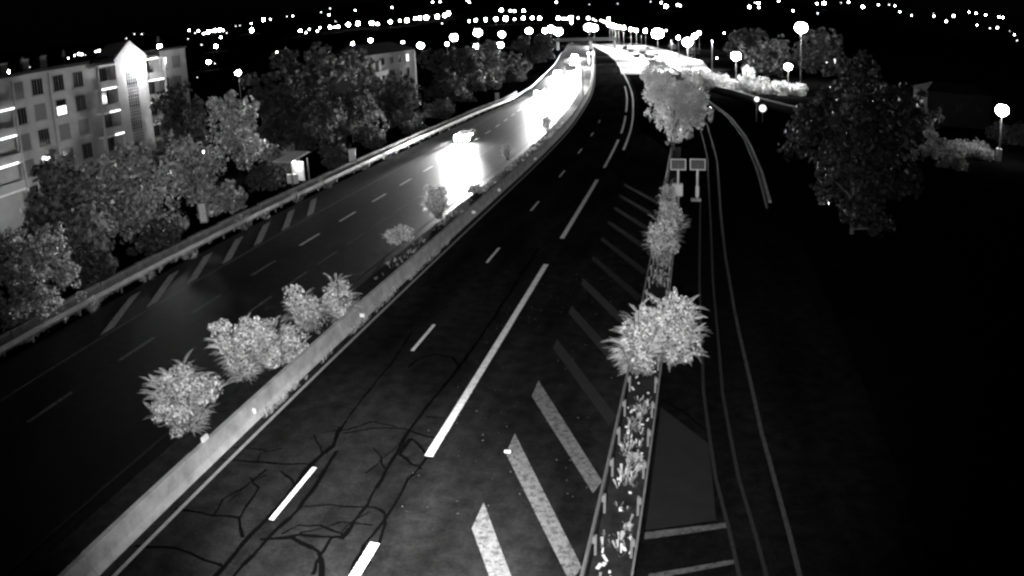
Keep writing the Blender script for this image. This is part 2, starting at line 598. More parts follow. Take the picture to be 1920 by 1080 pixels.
for pts, w in CR:
    b = MB()
    ribbon(b, pts, w)
    b.build('crack_seal', M_TAR, RAMP if pts[0][0] > 1200 else ROAD)
b = MB()                                                 # darker resurfaced strip edge between lane and hatching
sp = MB()
for _ in range(150):                                     # grit that catches the light
    x, y = rnd.uniform(-9, -2.5), rnd.uniform(17, 45)
    s = rnd.uniform(.006, .018)
    sp.box((x, y, s * .5), (s * 1.3, s * 2, s), rnd.uniform(0, 3))
o = sp.build('grit', M_STEEL)
o['kind'] = 'stuff'
bk = MB()
bk.box((0, 0, .03), (.22, .09, .06))
tag(bk.build('paint_chip', M_REFL, None, at(952, 848)), 'small white scrap lying at the tip of the hatched stripe', 'litter')

# ------------------------------------------------------------------ concrete median barrier in segments
BAR = thing('median_barrier', 'long pale concrete barrier between the two carriageways', 'barrier', (-16.05, 6, 0))
prof = [(-.31, 0), (-.31, .1), (-.17, .32), (-.12, .82), (-.1, .85), (.1, .85), (.12, .82), (.17, .32), (.31, .1), (.31, 0)]
def barseg(y0, y1):
    b = MB()
    L = [y0, y1] if y1 - y0 < 8 and y0 < 62 else ys(y0, y1)
    b.sweep([(rx(-16.05, y) + 16.05, y - 6) for y in L], prof)
    return b
base_seg = None
for k in range(26):
    y0 = 6 + 6 * k
    j = rnd.uniform(-.008, .008)
    o = barseg(y0 + .012, y0 + 5.988).build('barrier_segment', M_CONC, BAR, (j, 0, rnd.uniform(-.006, .006)))
barseg(162.01, 640).build('barrier_run', M_CONC, BAR)
rf = MB()
rf.box((0, 0, .09), (.1, .34, .18))
R0 = at(382, 823, .9)
tag(rf.build('reflector', M_REFL, None, (-16.05, R0.y, .851)), 'oblong white reflector on the median barrier top beside the leafy bush', 'reflector')
def delineator(p, label, h=.32):
    t = thing('marker_reflector', label, 'reflector', p)
    a = MB()
    a.box((0, 0, h / 2), (.06, .06, h))
    a.build('stem', M_STEEL, t)
    a = MB()
    a.box((0, -.04, h + .06), (.26, .03, .2), .3)
    a.build('face', M_REFL, t)
    return t
delineator(at(478, 786, .1), 'bright white reflector by the foot of the median barrier, nearest one')
delineator(at(735 - 55, 600, .1), 'small white reflector by the barrier foot below the pair of bushes', .2)
for q, l in (((886, 402), 'small reflector on the barrier side, third up the road'), ((934, 360), 'small reflector on the barrier side beyond the lit leafy bush'), ((1002, 301), 'small reflector on the barrier side near the far left bend')):
    delineator(at(q[0], q[1], .6) + V((.1, 0, 0)), l, .12)

# ------------------------------------------------------------------ steel guardrails
WPROF = [(.0, -.155), (.045, -.12), (.045, -.06), (.0, -.02), (.0, .02), (.045, .06), (.045, .12), (.0, .155), (-.012, .155), (.03, .115), (.03, .065), (-.015, .02), (-.015, -.02), (.03, -.06), (.03, -.115), (-.012, -.155)]
def guardrail(label, f, y0, y1, zc, step, side, post_h=.75, y_posts=None, group=None, bm=None):
    t = thing('guardrail', label, 'guardrail', (f(y0), y0, 0), 0, group)
    b = MB()
    b.sweep([(f(y) - f(y0), y - y0, zc) for y in ys(y0, y1)], [(o * side, z) for o, z in WPROF])
    b.build('beam', bm or M_STEEL, t)
    pm = MB()
    pm.box((0, 0, post_h / 2), (.07, .12, post_h))
    pm.box((.06 * side, 0, zc), (.06, .1, .2))
    me = pm.mesh('post', M_STEEL)
    y = y0 + .6
    while y < (y_posts or y1):
        ob('post', me, t, (f(y) - f(y0) - .13 * side, y - y0, 0))
        y += step
    return t
guardrail('nearer steel guardrail along the road side of the planted strip', lambda y: -2.25, 8, 82, .6, 2.0, -1)
guardrail('steel guardrail along the ramp side of the planted strip', lambda y: -1.0, 8, 58, .6, 2.0, 1)
lrail = interp([(20, -33.55), (120, -33.55), (138, -33.0), (168, -35), (262, -46.6), (400, -66.8)])
guardrail('pale steel guardrail at the far left edge below the trees', lrail, 22, 380, .62, 4.0, 1, .75, 200, bm=mat('pale steel', .4, .5, .5, .3, 2, 5))
ramp_r = interp([(30, 7.2), (60, 7.2), (95, 7.0), (117, 6.0)])

# ------------------------------------------------------------------ low mossy wall behind the left guardrail
WT = thing('low_wall', 'low mossy concrete wall in blocks behind the left guardrail', 'wall', (-34.6, 24, 0))
y = 24.0
while y < 150:
    L_ = rnd.uniform(1.7, 2.3)
    f = lambda q: (lrail(q) - 1.05 if q > 120 else -34.6)
    a = math.atan2(f(y + L_) - f(y), L_)
    w = MB()
    hh = .98 + rnd.uniform(-.06, .05)
    w.box((0, 0, hh / 2), (.3, L_ - .05, hh), -a, 0, .96)
    w.build('block', M_WALLC, WT, (f(y + L_ / 2) + 34.6 + rnd.uniform(-.02, .02), y + L_ / 2 - 24, 0))
    y += L_

# ------------------------------------------------------------------ plants
def leaf_cloud(name, lobes, n, size, seed, flat=.35, droop=.2, fill=.3):
    """many leaf faces over the lobes' shells, clumped and with gaps"""
    r = np.random.default_rng(seed)
    C_ = np.array([l[0] for l in lobes], float)
    R_ = np.array([[l[1]] * 3 if np.isscalar(l[1]) else l[1] for l in lobes], float)
    w = R_.mean(1) ** 2
    idx = r.choice(len(lobes), n, p=w / w.sum())
    d = r.normal(size=(n, 3))
    d /= np.linalg.norm(d, axis=1)[:, None]
    rad = np.where(r.random(n) < fill, r.random(n) ** .5, .84 + .26 * r.random(n))
    TW = 16
    # clumps: bundle directions towards random twig tips
    tips = r.normal(size=(len(lobes) * TW, 3))
    tips /= np.linalg.norm(tips, axis=1)[:, None]
    ti = idx * TW + r.integers(0, TW, n)
    tip = tips[ti]
    d = d * .3 + tip
    d /= np.linalg.norm(d, axis=1)[:, None]
    trad = (.72 + .5 * r.random(len(tips)))[ti]
    P = C_[idx] + d * R_[idx] * (rad * trad)[:, None]
    nrm = d * (1 - flat) + r.normal(size=(n, 3)) * .8 + np.array([0, 0, flat])
    nrm /= np.linalg.norm(nrm, axis=1)[:, None]
    a = np.cross(nrm, r.normal(size=(n, 3)))
    a /= np.linalg.norm(a, axis=1)[:, None]
    b = np.cross(nrm, a)
    s = size * (.6 + .8 * r.random(n))[:, None]
    bend_ = nrm * s * .12
    vv = np.stack([P - a * s * .5, P + b * s * .3 + bend_, P + a * s * .5, P - b * s * .3 + bend_], 1).reshape(-1, 3)
    me = bpy.data.meshes.new(name)
    me.vertices.add(4 * n)
    me.vertices.foreach_set('co', vv.ravel())
    me.loops.add(4 * n)
    me.loops.foreach_set('vertex_index', np.arange(4 * n))
    me.polygons.add(n)
    me.polygons.foreach_set('loop_start', np.arange(0, 4 * n, 4))
    me.polygons.foreach_set('loop_total', np.full(n, 4))
    me.update(calc_edges=True)
    return me

def tree(name, label, p, h, w, n=4320, leaf=0.42, m=M_LEAF, seed=1, shape='round', cat='tree', group=None, low=.12):
    r = random.Random(seed)
    t = thing(name, label, cat, (p[0], p[1], -.14), r.uniform(0, 6), group)
    lob = []
    if shape == 'round':
        nl = 7
        for i in range(nl):
            a = 2 * PI * i / nl + r.uniform(-.5, .5)
            u = r.random()
            zz = h * (low + .16 + (.7 - low) * (i * 3 % nl + r.random()) / nl)
            out = w * .5 * r.uniform(.35, .78) * (1 - .35 * max(0, zz / h - .55) / .45)
            e = V((out * math.cos(a), out * math.sin(a), zz))
            for j in range(6):
                s = w * r.uniform(.06, .17)
                q = e * r.uniform(.75, 1.1) + V((r.gauss(0, 1), r.gauss(0, 1), r.gauss(0, .9))) * w * .11
                q.z = min(max(q.z, h * low + s * .6), h - s * .8)
                lob.append((tuple(q), (s, s, s * r.uniform(.7, 1.2))))
        lob.append(((0, 0, h * .55), (w * .2, w * .2, h * .24)))
        lob.append(((r.uniform(-.1, .1) * w, r.uniform(-.1, .1) * w, h - w * .13), (w * .12, w * .12, w * .13)))
    elif shape == 'tall':
        k = 16
        for i in range(k):
            a, u = r.uniform(0, 2 * PI), (i + .5) / k
            zz = h * (low + (.9 - low) * u)
            wid = w * .5 * (.5 + .5 * math.sin(PI * min(1, u * .8 + .2)))
            s = wid * r.uniform(.4, .62)
            lob.append(((wid * .55 * math.cos(a), wid * .55 * math.sin(a), zz), (s, s, s * 1.3)))
    else:                                                # a plume, narrow at the foot and wide on top
        k = 16
        for i in range(k):
            a, u = r.uniform(0, 2 * PI), (i + .5) / k
            wid = w * .5 * (.22 + .78 * min(1, u * 1.5))
            s = wid * r.uniform(.45, .7)
            lob.append(((wid * .6 * math.cos(a), wid * .6 * math.sin(a), h * (.1 + .78 * u)), (s, s, s * 1.25)))
    me = leaf_cloud('crown', lob, n, leaf, seed)
    me.materials.append(m)
    ob('crown', me, t)
    b = MB()
    tr = max(.06, h * .022)
    b.tube([(0, 0, 0), (r.uniform(-.1, .1), r.uniform(-.1, .1), h * .3), (r.uniform(-.3, .3), r.uniform(-.3, .3), h * .75)], [tr, tr * .75, tr * .25], 7)
    for l in lob[::(4 if len(lob) > 30 else 2)]:
        c = V(l[0])
        b.tube([(0, 0, min(h * .55, c.z * .55)), c * .6 + V((0, 0, c.z * .22)), c], [tr * .45, tr * .28, tr * .1], 5)
    b.build('trunk', M_BARK, t, smooth=True)
    return t

# ---- bushes of the roadside: stems with pinnate fronds, each frond a piece of its own
def frond_mesh(seed):
    r = random.Random(seed)
    b = MB()
    L_, n = 1.0, 10
    def sp_(u): return V((L_ * u, 0, .22 * u - .42 * u * u))
    b.tube([sp_(0), sp_(1)], [.01, .003], 3, cap=False)
    for k in range(n):
        u = .16 + .84 * k / (n - 1)
        ln = .145 * math.sin(PI * (.25 + .62 * u)) * r.uniform(.85, 1.15)
        for s in (-1, 1):
            o = sp_(u)
            dx = .6 + .5 * u
            d = V((dx, s, -.18 + r.uniform(-.2, .15))).normalized() * ln
            c = V((1, -s * .4, .1)).normalized() * ln * .16
            b.face([o, o + d * .5 + c, o + d, o + d * .5 - c])
    return b.mesh('frond', M_FROND)
FR = [frond_mesh(k) for k in range(5)]
M_BUSHL = leafmat('small bush leaf', .48, .95, .1)
def bush(label, p, h, w, nf, seed, fl=.8, cat='bush', group=None, lean=(0, 0)):
    nf = min(295, int(nf * 2.6))
    w *= 1.32 if group == GB else 1.02
    h *= 1.06
    fl *= .88
    r = random.Random(seed)
    t = thing('bush', label, cat, (p[0], p[1], .08), 0, group)
    ns = max(3, int(nf / 10))
    st = MB()
    k = 0
    for i in range(ns):
        a, q = r.uniform(0, 2 * PI), math.sqrt(r.random())
        hh = h * (1 - .55 * q * q) * r.uniform(.72, 1.0)
        tip = V((math.cos(a) * w * .36 * q + lean[0] * hh, math.sin(a) * w * .36 * q + lean[1] * hh, hh * .86))
        base = V((math.cos(a) * .22 * q, math.sin(a) * .22 * q, 0))
        mid = base.lerp(tip, .5) + V((0, 0, hh * .1))
        st.tube([base, mid, tip], [.028, .02, .008], 4, cap=False)
        m = nf // ns
        for j in range(m):
            u = .06 + .94 * (j + r.random()) / m
            o = (base.lerp(mid, u * 2) if u < .5 else mid.lerp(tip, u * 2 - 1))
            az = math.atan2(o.y - lean[1], o.x - lean[0]) + r.gauss(0, .75)
            el = r.uniform(-.25, .35) + .55 * min(1, o.z / h)
            s = fl * r.uniform(.7, 1.15) * (1 - .25 * (1 - u))
            f = ob('frond', FR[r.randrange(5)], t, o, (r.uniform(-.35, .35), -el, az))
            f.scale = (s, s, s)
    st.build('stems', M_BARK, t)
    if w > 1.4 and group != GL:
        lob = [((0, 0, h * .42), (w * .25, w * .25, h * .32))]
        for i in range(6):
            a, q = r.uniform(0, 2 * PI), r.uniform(.1, .25) * w
            s = w * r.uniform(.09, .17)
            lob.append(((q * math.cos(a), q * math.sin(a), h * r.uniform(.2, .72)), (s, s, s * 1.1)))
        me = leaf_cloud('foliage', lob, int(620 * w * w / 2 + 400), .125, seed, .15)
        me.materials.append(M_BUSHL)
        ob('foliage', me, t)
    return t
GL = 'small bushes by the left guardrail'
GB = 'bushes growing in the median strip'
bush('large leafy bush in the median at the lower left, nearest to the camera', (-18.05, 20.5), 3.1, 3.5, 150, 11, .85, group=GB)
bush('taller ragged bush in the median just behind the nearest large one', (-18.3, 25.0), 3.2, 2.8, 110, 12, .8, group=GB)
bush('bright rounded bush in the median leaning against the concrete barrier', (-17.5, 26.9), 2.5, 2.8, 110, 13, .7, group=GB)
bush('dim rounded bush standing alone at the upper end of the near median clump', (-17.95, 30.6), 2.6, 2.0, 80, 14, .65, group=GB)
bush('spiky upright bush rising beside the concrete barrier top', (-16.75, 31.8), 2.7, 1.9, 60, 15, .75, group=GB)
bush('hazy round bush in the median just below the oncoming headlight glare', (-18.4, 52.5), 3.0, 2.5, 110, 16, .6, group=GB)
bush('low spreading bush sprawling on the left carriageway edge', (-19.0, 46), 1.0, 2.3, 44, 17, .7, group=GB)
bush('small round bush on the median edge right of the first headlights', (-19.0, 77), 1.8, 1.6, 54, 18, .55, group=GB)
bush('small hazy bush on the median edge at the foot of the far glare', (-18.9, 98.5), 2.6, 1.9, 54, 19, .6, group=GB)
bush('tiny tuft on the median edge right of the light pool', (-18.2, 61.5), .7, 1.7, 30, 20, .5, group=GB)
GP = 'bushes growing in the planted strip'
bush('brightest leafy bush overhanging the planted strip, left half of the pair', (-2.0, 28.3), 3.3, 2.6, 150, 31, .75, group=GP)
bush('broad leafy bush spreading over the ramp side, right half of the pair', (-.6, 29.3), 3.6, 3.6, 190, 32, .9, group=GP)
bush('ragged bright bush in the planted strip beyond the big pair', (-1.7, 43.5), 3.3, 2.9, 110, 33, .65, group=GP)
bush('bushy upright plant in the planted strip, middle of the far row', (-1.3, 47.8), 3.4, 2.7, 90, 34, .65, group=GP)
bush('small bright bush in the planted strip just before the twin panels', (-1.7, 56), 2.6, 2.0, 70, 35, .6, group=GP)
for i, (q, l, hh, ww) in enumerate([((165, 585), 'scrubby bush at the near end of the left guardrail', 1.0, 1.5), ((238, 528), 'thin twiggy bush poking through the left guardrail', .8, 1.6),
        ((330, 487), 'small tuft under the left guardrail beyond the hatching', .7, 1.3), ((425, 432), 'leafy bush spilling over the left guardrail', 1.4, 2.0),
        ((470, 412), 'spreading bush in front of the left guardrail', 1.1, 2.0), ((492, 383), 'upright sprig standing above the left guardrail', 1.5, 1.2),
        ((575, 355), 'dark bush hanging over the left guardrail below the kiosk', 1.4, 2.2), ((658, 320), 'round bush under the guardrail right of the kiosk', 1.0, 1.8),
        ((690, 300), 'small bush under the guardrail left of the light pool', .9, 1.6)]):
    p = at(*q)
    bush(l, (max(p.x, -33.2), p.y), hh, ww, 40, 50 + i, .5, group=GL)

# weeds: uncountable
def weeds(name, f, y0, y1, n, hh, spread, seed, m=M_GRASS):
    r = random.Random(seed)
    b = MB()
    for _ in range(n):
        y = r.uniform(y0, y1)
        if math.sin(y * 1.7 + seed) + math.sin(y * .63) < r.uniform(-1.3, .7): continue
        x = f(y) + r.uniform(-spread, spread)
        for _k in range(5):
            a, s = r.uniform(0, 6.3), hh * r.uniform(.4, 1.2)
            d = V((math.cos(a), math.sin(a), 0))
            o = V((x, y, .05)) + d * .05
            q = V((-d.y, d.x, 0)) * s * .16
            t = o + d * s * r.uniform(.3, .8) + V((0, 0, s))
            b.face([o - q * .3, o + q * .3, t + q, t - q])
    o = b.build(name, m)
    o['kind'] = 'stuff'
    return o
weeds('weeds', lambda y: -1.62, 10, 62, 900, .24, .36, 3)
weeds('weeds', lambda y: -15.62, 22, 46, 260, .22, .08, 4)
weeds('weeds', lambda y: -17.6, 25, 110, 420, .22, .45, 5)
weeds('weeds', lambda y: -34.1, 24, 120, 420, .3, .25, 6)
lit = MB()
for _ in range(46):                                      # pale scraps on the planted strip
    x, y = -1.62 + rnd.uniform(-.45, .45), rnd.uniform(13, 30)
    lit.box((x, y, .13), (rnd.uniform(.04, .12), rnd.uniform(.05, .3), .03), rnd.uniform(-.5, .5))
o = lit.build('litter', M_WHITE)
o['kind'] = 'stuff'

def treeat(px, py, X=None, Y=None):
    """foot and height of a tree whose top is seen at this place, at a given distance"""
    p = at_x(px, py, X) if X is not None else at_y(px, py, Y)
    return (p.x, p.y), p.z
def T(label, px, py, w, X=None, Y=None, **k):
    f, h = treeat(px, py, X, Y)
    return tree(k.pop('name', 'tree'), label, f, max(1.2, h + .14), w, **k)
GT = 'trees along the left side'
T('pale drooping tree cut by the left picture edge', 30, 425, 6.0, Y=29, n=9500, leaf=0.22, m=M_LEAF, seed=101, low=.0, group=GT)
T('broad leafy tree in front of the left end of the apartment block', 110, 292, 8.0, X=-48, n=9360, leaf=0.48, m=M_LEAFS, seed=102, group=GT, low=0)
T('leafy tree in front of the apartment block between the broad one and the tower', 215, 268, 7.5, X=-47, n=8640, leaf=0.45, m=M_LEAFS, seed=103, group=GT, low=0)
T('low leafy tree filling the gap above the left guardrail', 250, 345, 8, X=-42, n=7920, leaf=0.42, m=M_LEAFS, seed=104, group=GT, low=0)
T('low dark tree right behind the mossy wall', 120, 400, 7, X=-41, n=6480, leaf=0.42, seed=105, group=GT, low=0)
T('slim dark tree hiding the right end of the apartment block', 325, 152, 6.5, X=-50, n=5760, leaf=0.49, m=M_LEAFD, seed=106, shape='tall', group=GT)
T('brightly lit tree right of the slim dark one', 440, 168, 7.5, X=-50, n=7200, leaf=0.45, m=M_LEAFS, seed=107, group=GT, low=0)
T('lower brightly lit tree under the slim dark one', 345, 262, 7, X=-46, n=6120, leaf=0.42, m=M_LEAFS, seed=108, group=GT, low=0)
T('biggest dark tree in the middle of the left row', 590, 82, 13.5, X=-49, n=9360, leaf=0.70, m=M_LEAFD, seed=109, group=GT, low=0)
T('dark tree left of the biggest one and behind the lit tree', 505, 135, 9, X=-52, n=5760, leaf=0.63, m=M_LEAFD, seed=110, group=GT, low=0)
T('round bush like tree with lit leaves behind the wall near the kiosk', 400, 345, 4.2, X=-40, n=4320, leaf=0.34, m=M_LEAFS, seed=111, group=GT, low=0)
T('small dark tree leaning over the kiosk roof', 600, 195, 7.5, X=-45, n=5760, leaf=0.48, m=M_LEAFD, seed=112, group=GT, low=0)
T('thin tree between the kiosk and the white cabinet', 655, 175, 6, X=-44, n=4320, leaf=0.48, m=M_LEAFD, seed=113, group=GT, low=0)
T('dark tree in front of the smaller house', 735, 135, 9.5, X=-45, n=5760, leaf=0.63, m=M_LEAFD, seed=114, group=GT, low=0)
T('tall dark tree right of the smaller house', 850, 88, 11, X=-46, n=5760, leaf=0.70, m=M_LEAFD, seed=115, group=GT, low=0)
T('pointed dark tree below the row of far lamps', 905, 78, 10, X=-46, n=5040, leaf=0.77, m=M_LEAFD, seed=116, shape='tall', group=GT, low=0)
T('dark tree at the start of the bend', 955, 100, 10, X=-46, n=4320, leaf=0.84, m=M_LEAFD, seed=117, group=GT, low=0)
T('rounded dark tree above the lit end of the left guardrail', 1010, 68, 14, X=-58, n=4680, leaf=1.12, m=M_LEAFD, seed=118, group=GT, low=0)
GU = 'undergrowth shrubs behind the left wall'
for i, (X, y_, h_, w_, l) in enumerate([(-37.5, 36, 2.6, 4, 'shrub behind the near end of the mossy wall'), (-38, 44, 2.2, 4.5, 'wide shrub behind the mossy wall under the low dark tree'), (-38.5, 55, 2.4, 4, 'shrub behind the mossy wall left of the lit round bush'), (-40, 64, 2.8, 4, 'shrub between the lit round bush and the kiosk'),
        (-42.5, 71, 3.4, 4, 'tall shrub right behind the kiosk'), (-38, 75, 2.4, 3.5, 'shrub right of the kiosk'), (-39, 88, 3, 4.5, 'shrub behind the wall right of the white cabinet'), (-38.5, 100, 3, 5, 'broad shrub behind the wall below the smaller house'), (-39, 116, 3.2, 5, 'shrub behind the wall below the tall dark tree')]):
    tree('shrub', l, (X, y_), h_, w_, n=3000, leaf=.3, m=M_LEAF if i in (2, 4) else M_LEAFD, seed=180 + i, cat='shrub', group=GU, low=0)
GR = 'trees on the right side'
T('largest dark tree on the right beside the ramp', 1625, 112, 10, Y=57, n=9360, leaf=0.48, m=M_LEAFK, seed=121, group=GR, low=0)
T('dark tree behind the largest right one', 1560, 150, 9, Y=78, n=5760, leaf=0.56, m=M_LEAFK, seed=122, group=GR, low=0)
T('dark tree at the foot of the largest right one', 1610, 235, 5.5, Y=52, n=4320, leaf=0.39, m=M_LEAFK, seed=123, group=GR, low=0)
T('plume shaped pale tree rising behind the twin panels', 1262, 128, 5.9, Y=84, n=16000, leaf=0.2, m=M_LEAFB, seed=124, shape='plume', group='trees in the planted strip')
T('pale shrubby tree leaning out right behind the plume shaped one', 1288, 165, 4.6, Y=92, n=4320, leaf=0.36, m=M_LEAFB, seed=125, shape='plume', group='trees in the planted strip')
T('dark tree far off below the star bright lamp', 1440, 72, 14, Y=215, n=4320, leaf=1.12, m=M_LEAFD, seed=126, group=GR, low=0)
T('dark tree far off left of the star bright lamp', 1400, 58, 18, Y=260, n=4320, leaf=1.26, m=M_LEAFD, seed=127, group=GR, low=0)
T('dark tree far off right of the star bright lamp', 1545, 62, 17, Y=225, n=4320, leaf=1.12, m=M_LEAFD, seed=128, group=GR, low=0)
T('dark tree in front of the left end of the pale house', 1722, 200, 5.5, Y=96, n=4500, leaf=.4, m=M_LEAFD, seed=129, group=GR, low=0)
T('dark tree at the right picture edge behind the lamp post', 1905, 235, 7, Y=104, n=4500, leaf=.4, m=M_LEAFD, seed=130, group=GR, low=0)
GS = 'lit shrubs behind the dark parapet'
for i, (x, y, w, l) in enumerate([(1312, 128, 4, 'lit shrub behind the left end of the parapet'), (1345, 138, 4.5, 'lit shrub left of the lamp on the parapet'), (1402, 122, 3.4, 'brightest round shrub right of the parapet lamp'),
        (1420, 145, 5, 'wide lit shrub above the round white signs'), (1455, 152, 4.5, 'lit shrub between the round signs and the second lamp'), (1488, 158, 4.4, 'tall lit shrub under the second lamp'), (1375, 148, 4, 'dim shrub at the foot of the parapet lamp')]):
    p = at_y(x, y, 162 - (x - 1300) * .02)
    tree('shrub', l, (p.x, p.y), max(1.5, p.z + .14), w * 1.25, n=3600, leaf=.34, m=M_LEAFB, seed=140 + i, cat='shrub', group=GS, low=0)
for i, (x, y, w, Y, l) in enumerate([(1815, 268, 5.5, 92, 'pale round shrub left of the right hand lamp post'), (1785, 292, 3.2, 88, 'small clipped shrub with lit leaves at the right edge'), (1838, 300, 4, 88, 'bright shrub at the foot of the right hand lamp post'),
        (1735, 222, 3.5, 84, 'small lit shrub at the edge of the largest right tree'), (1752, 245, 3, 86, 'little round shrub below the pale house'), (1790, 325, 3, 80, 'low shrub at the lower end of the right hand group')]):
    p = at_y(x, y, Y)
    tree('shrub', l, (p.x, p.y), max(1.4, p.z + .14), w, n=3200, leaf=.24, seed=160 + i, cat='shrub', group='shrubs near the right hand lamp post', low=0)

# ------------------------------------------------------------------ apartment block
BX = -62.5
AP = thing('apartment_building', 'pale five storey apartment block with lit stair tower behind the trees', 'building', (BX, 60, -.14))
def apart(b, name, m, parent=AP):
    b.v = [(x - BX, y - 60, z + .14) for x, y, z in b.v]
    return b.build(name, m, parent)
b = MB()
b.box((BX - 6, 52.05, 7.2), (12, 24.1, 14.7))            # left wing
b.box((BX - 6.35, 66.15, 7.2), (12, 4.1, 14.7))          # recess and loggia bay, set back
b.box((BX - 6.35, 75.9, 7.2), (12, 3.1, 14.7))
b.box((BX - 6, 80.2, 7.4), (12, 5.4, 15.1))
apart(b, 'wall', M_RENDER)
b = MB()
b.box((BX - 5.9, 52, 14.72), (12.7, 24.6, .3))
b.box((BX - 6, 75.5, 15.05), (12.4, 15.2, .28))
ROOFO = apart(b, 'roof', M_ROOF)
for y_, z_ in ((45.5, 15.6), (50.4, 15.6), (54.0, 15.62), (57.1, 15.7), (59.75, 15.8)):
    c = MB()
    c.box((BX - 2.6, y_, z_ - .38), (.9, .95, 1.5))
    c.box((BX - 2.6, y_, z_ + .42), (1.05, 1.1, .1))
    o = apart(c, 'chimney', M_RENDER2, ROOFO)
    o.location = (0, 0, 0)
def window(yc, zc, w=1.5, h=1.6, x=BX, style='open', lit=False):
    f = MB()
    f.box((x + .02, yc - w / 2 - .04, zc), (.1, .08, h + .16))
    f.box((x + .02, yc + w / 2 + .04, zc), (.1, .08, h + .16))
    f.box((x + .02, yc, zc + h / 2 + .04), (.1, w, .08))
    f.box((x + .07, yc, zc - h / 2 - .06), (.22, w + .3, .1))
    if style == 'open':
        f.box((x + .015, yc, zc), (.06, .05, h))
        f.box((x + .015, yc - w * .27, zc), (.05, .028, h))
        f.box((x + .015, yc + w * .27, zc), (.05, .028, h))
    fr = apart(f, 'window', M_FRAME)
    p = MB()
    if style == 'open':
        p.box((x - .03, yc, zc), (.09, w, h))
        apart(p, 'pane', M_GLASS, fr).location = (0, 0, 0)
    elif style == 'lit':
        p.box((x - .03, yc, zc + h * .3), (.1, w, h * .4))
        apart(p, 'pane', M_GLASS, fr)
        p = MB()
        p.box((x - .02, yc - w * .25, zc - h * .2), (.1, w * .42, h * .56))
        p.box((x - .02, yc + w * .24, zc - h * .2), (.1, w * .46, h * .56))
        apart(p, 'pane', E_WIN, fr)
    else:
        k = 9
        for i in range(k):
            p.box((x - .01, yc, zc - h / 2 + h * (i + .5) / k), (.07, w, h / k - .02))
        p.box((x - .04, yc, zc), (.06, w, h))
        apart(p, 'shutter', M_SHUT, fr)
    return fr
rw = [13.08, 10.48, 7.85, 5.2, 2.55]
cols = [41.5, 44.6, 53.6, 56.4, 59.55, 62.6]
sty = {(0, 53.6): 'shut', (0, 56.4): 'half', (1, 56.4): 'shut', (1, 59.55): 'lit', (2, 62.6): 'shut', (2, 53.6): 'shut', (3, 53.6): 'shut', (2, 59.55): 'shut'}
for i, z in enumerate(rw):
    for y_ in cols:
        s = sty.get((i, y_), 'open')
        window(y_, z, style='open' if s == 'half' else ('shut' if s == 'shut' else s))
    window(66.9, z, 1.5, 1.5, BX - .35)
    window(75.5, z + .15, 1.45, 1.55, BX - .35)
    window(77.75 + .6, z + .2, .8, 1.5, BX)
    window(80.7, z + .25, 1.45, 1.4, BX, 'shut')
b = MB()
for z in (11.9, 9.25, 6.6, 3.95):
    b.box((BX + .04, 54.5, z + .1), (.08, 19.0, .1))
apart(b, 'string_course', M_RENDER)
for y_, z_ in ((47, 15.0), (56.2, 15.0), (62.4, 15.1), (79.5, 15.4)):
    c = MB()
    c.tube([(BX - 1.6, y_, z_ - .4), (BX - 1.6, y_, z_ + 1.5)], .025, 5)
    for k in range(4):
        c.box((BX - 1.6, y_, z_ + .8 + k * .18), (.02, .9 - k * .12, .025))
    apart(c, 'aerial', M_STEEL)
# stair tower
b = MB()
b.box((BX - 1.0, 69.2, 7.2), (3.2, 1.7, 14.6))
b.box((BX - 1.0, 73.05, 7.2), (3.2, 1.9, 14.6))
b.box((BX - 1.05, 71.07, 13.75), (3.0, 2.06, 1.5))
for z in (10.0, 7.38, 4.75):
    b.box((BX - 1.05, 71.07, z), (3.0, 2.06, .34))
i = len(b.v)
b.v += [(BX + .7, 68.0, 14.5), (BX + .7, 74.35, 14.5), (BX + .7, 71.17, 16.6), (BX - 3, 68.0, 14.5), (BX - 3, 74.35, 14.5), (BX - 3, 71.17, 16.6)]
b.f += [(i, i + 1, i + 2), (i + 5, i + 4, i + 3), (i, i + 2, i + 5, i + 3), (i + 1, i + 4, i + 5, i + 2), (i, i + 3, i + 4, i + 1)]
b.m += [0] * 5
apart(b, 'stair_tower', M_SLAB)
for z0 in (10.2, 7.56, 4.92):
    f = MB()
    for k in range(6):
        f.box((BX + .52, 70.08 + k * .396, z0 + 1.37), (.09, .05, 2.72))
    for k in range(5):
        f.box((BX + .525, 71.07, z0 + 1.2 + k * .37), (.07, 2.0, .04))
    fr = apart(f, 'stair_window', M_SLAB)
    p = MB()
    p.box((BX + .44, 71.07, z0 + 1.92), (.06, 2.0, 1.58))
    apart(p, 'pane', M_GLASS, fr)
    p = MB()                                            # pierced block rows below the glass
    for r_ in range(3):
        p.box((BX + .5, 71.07, z0 + .12 + r_ * .36), (.1, 2.0, .13))
    apart(p, 'grille', M_SLAB, fr)
    p = MB()
    p.box((BX + .4, 71.07, z0 + .55), (.06, 2.0, 1.1))
    apart(p, 'backing', M_DARKST, fr)
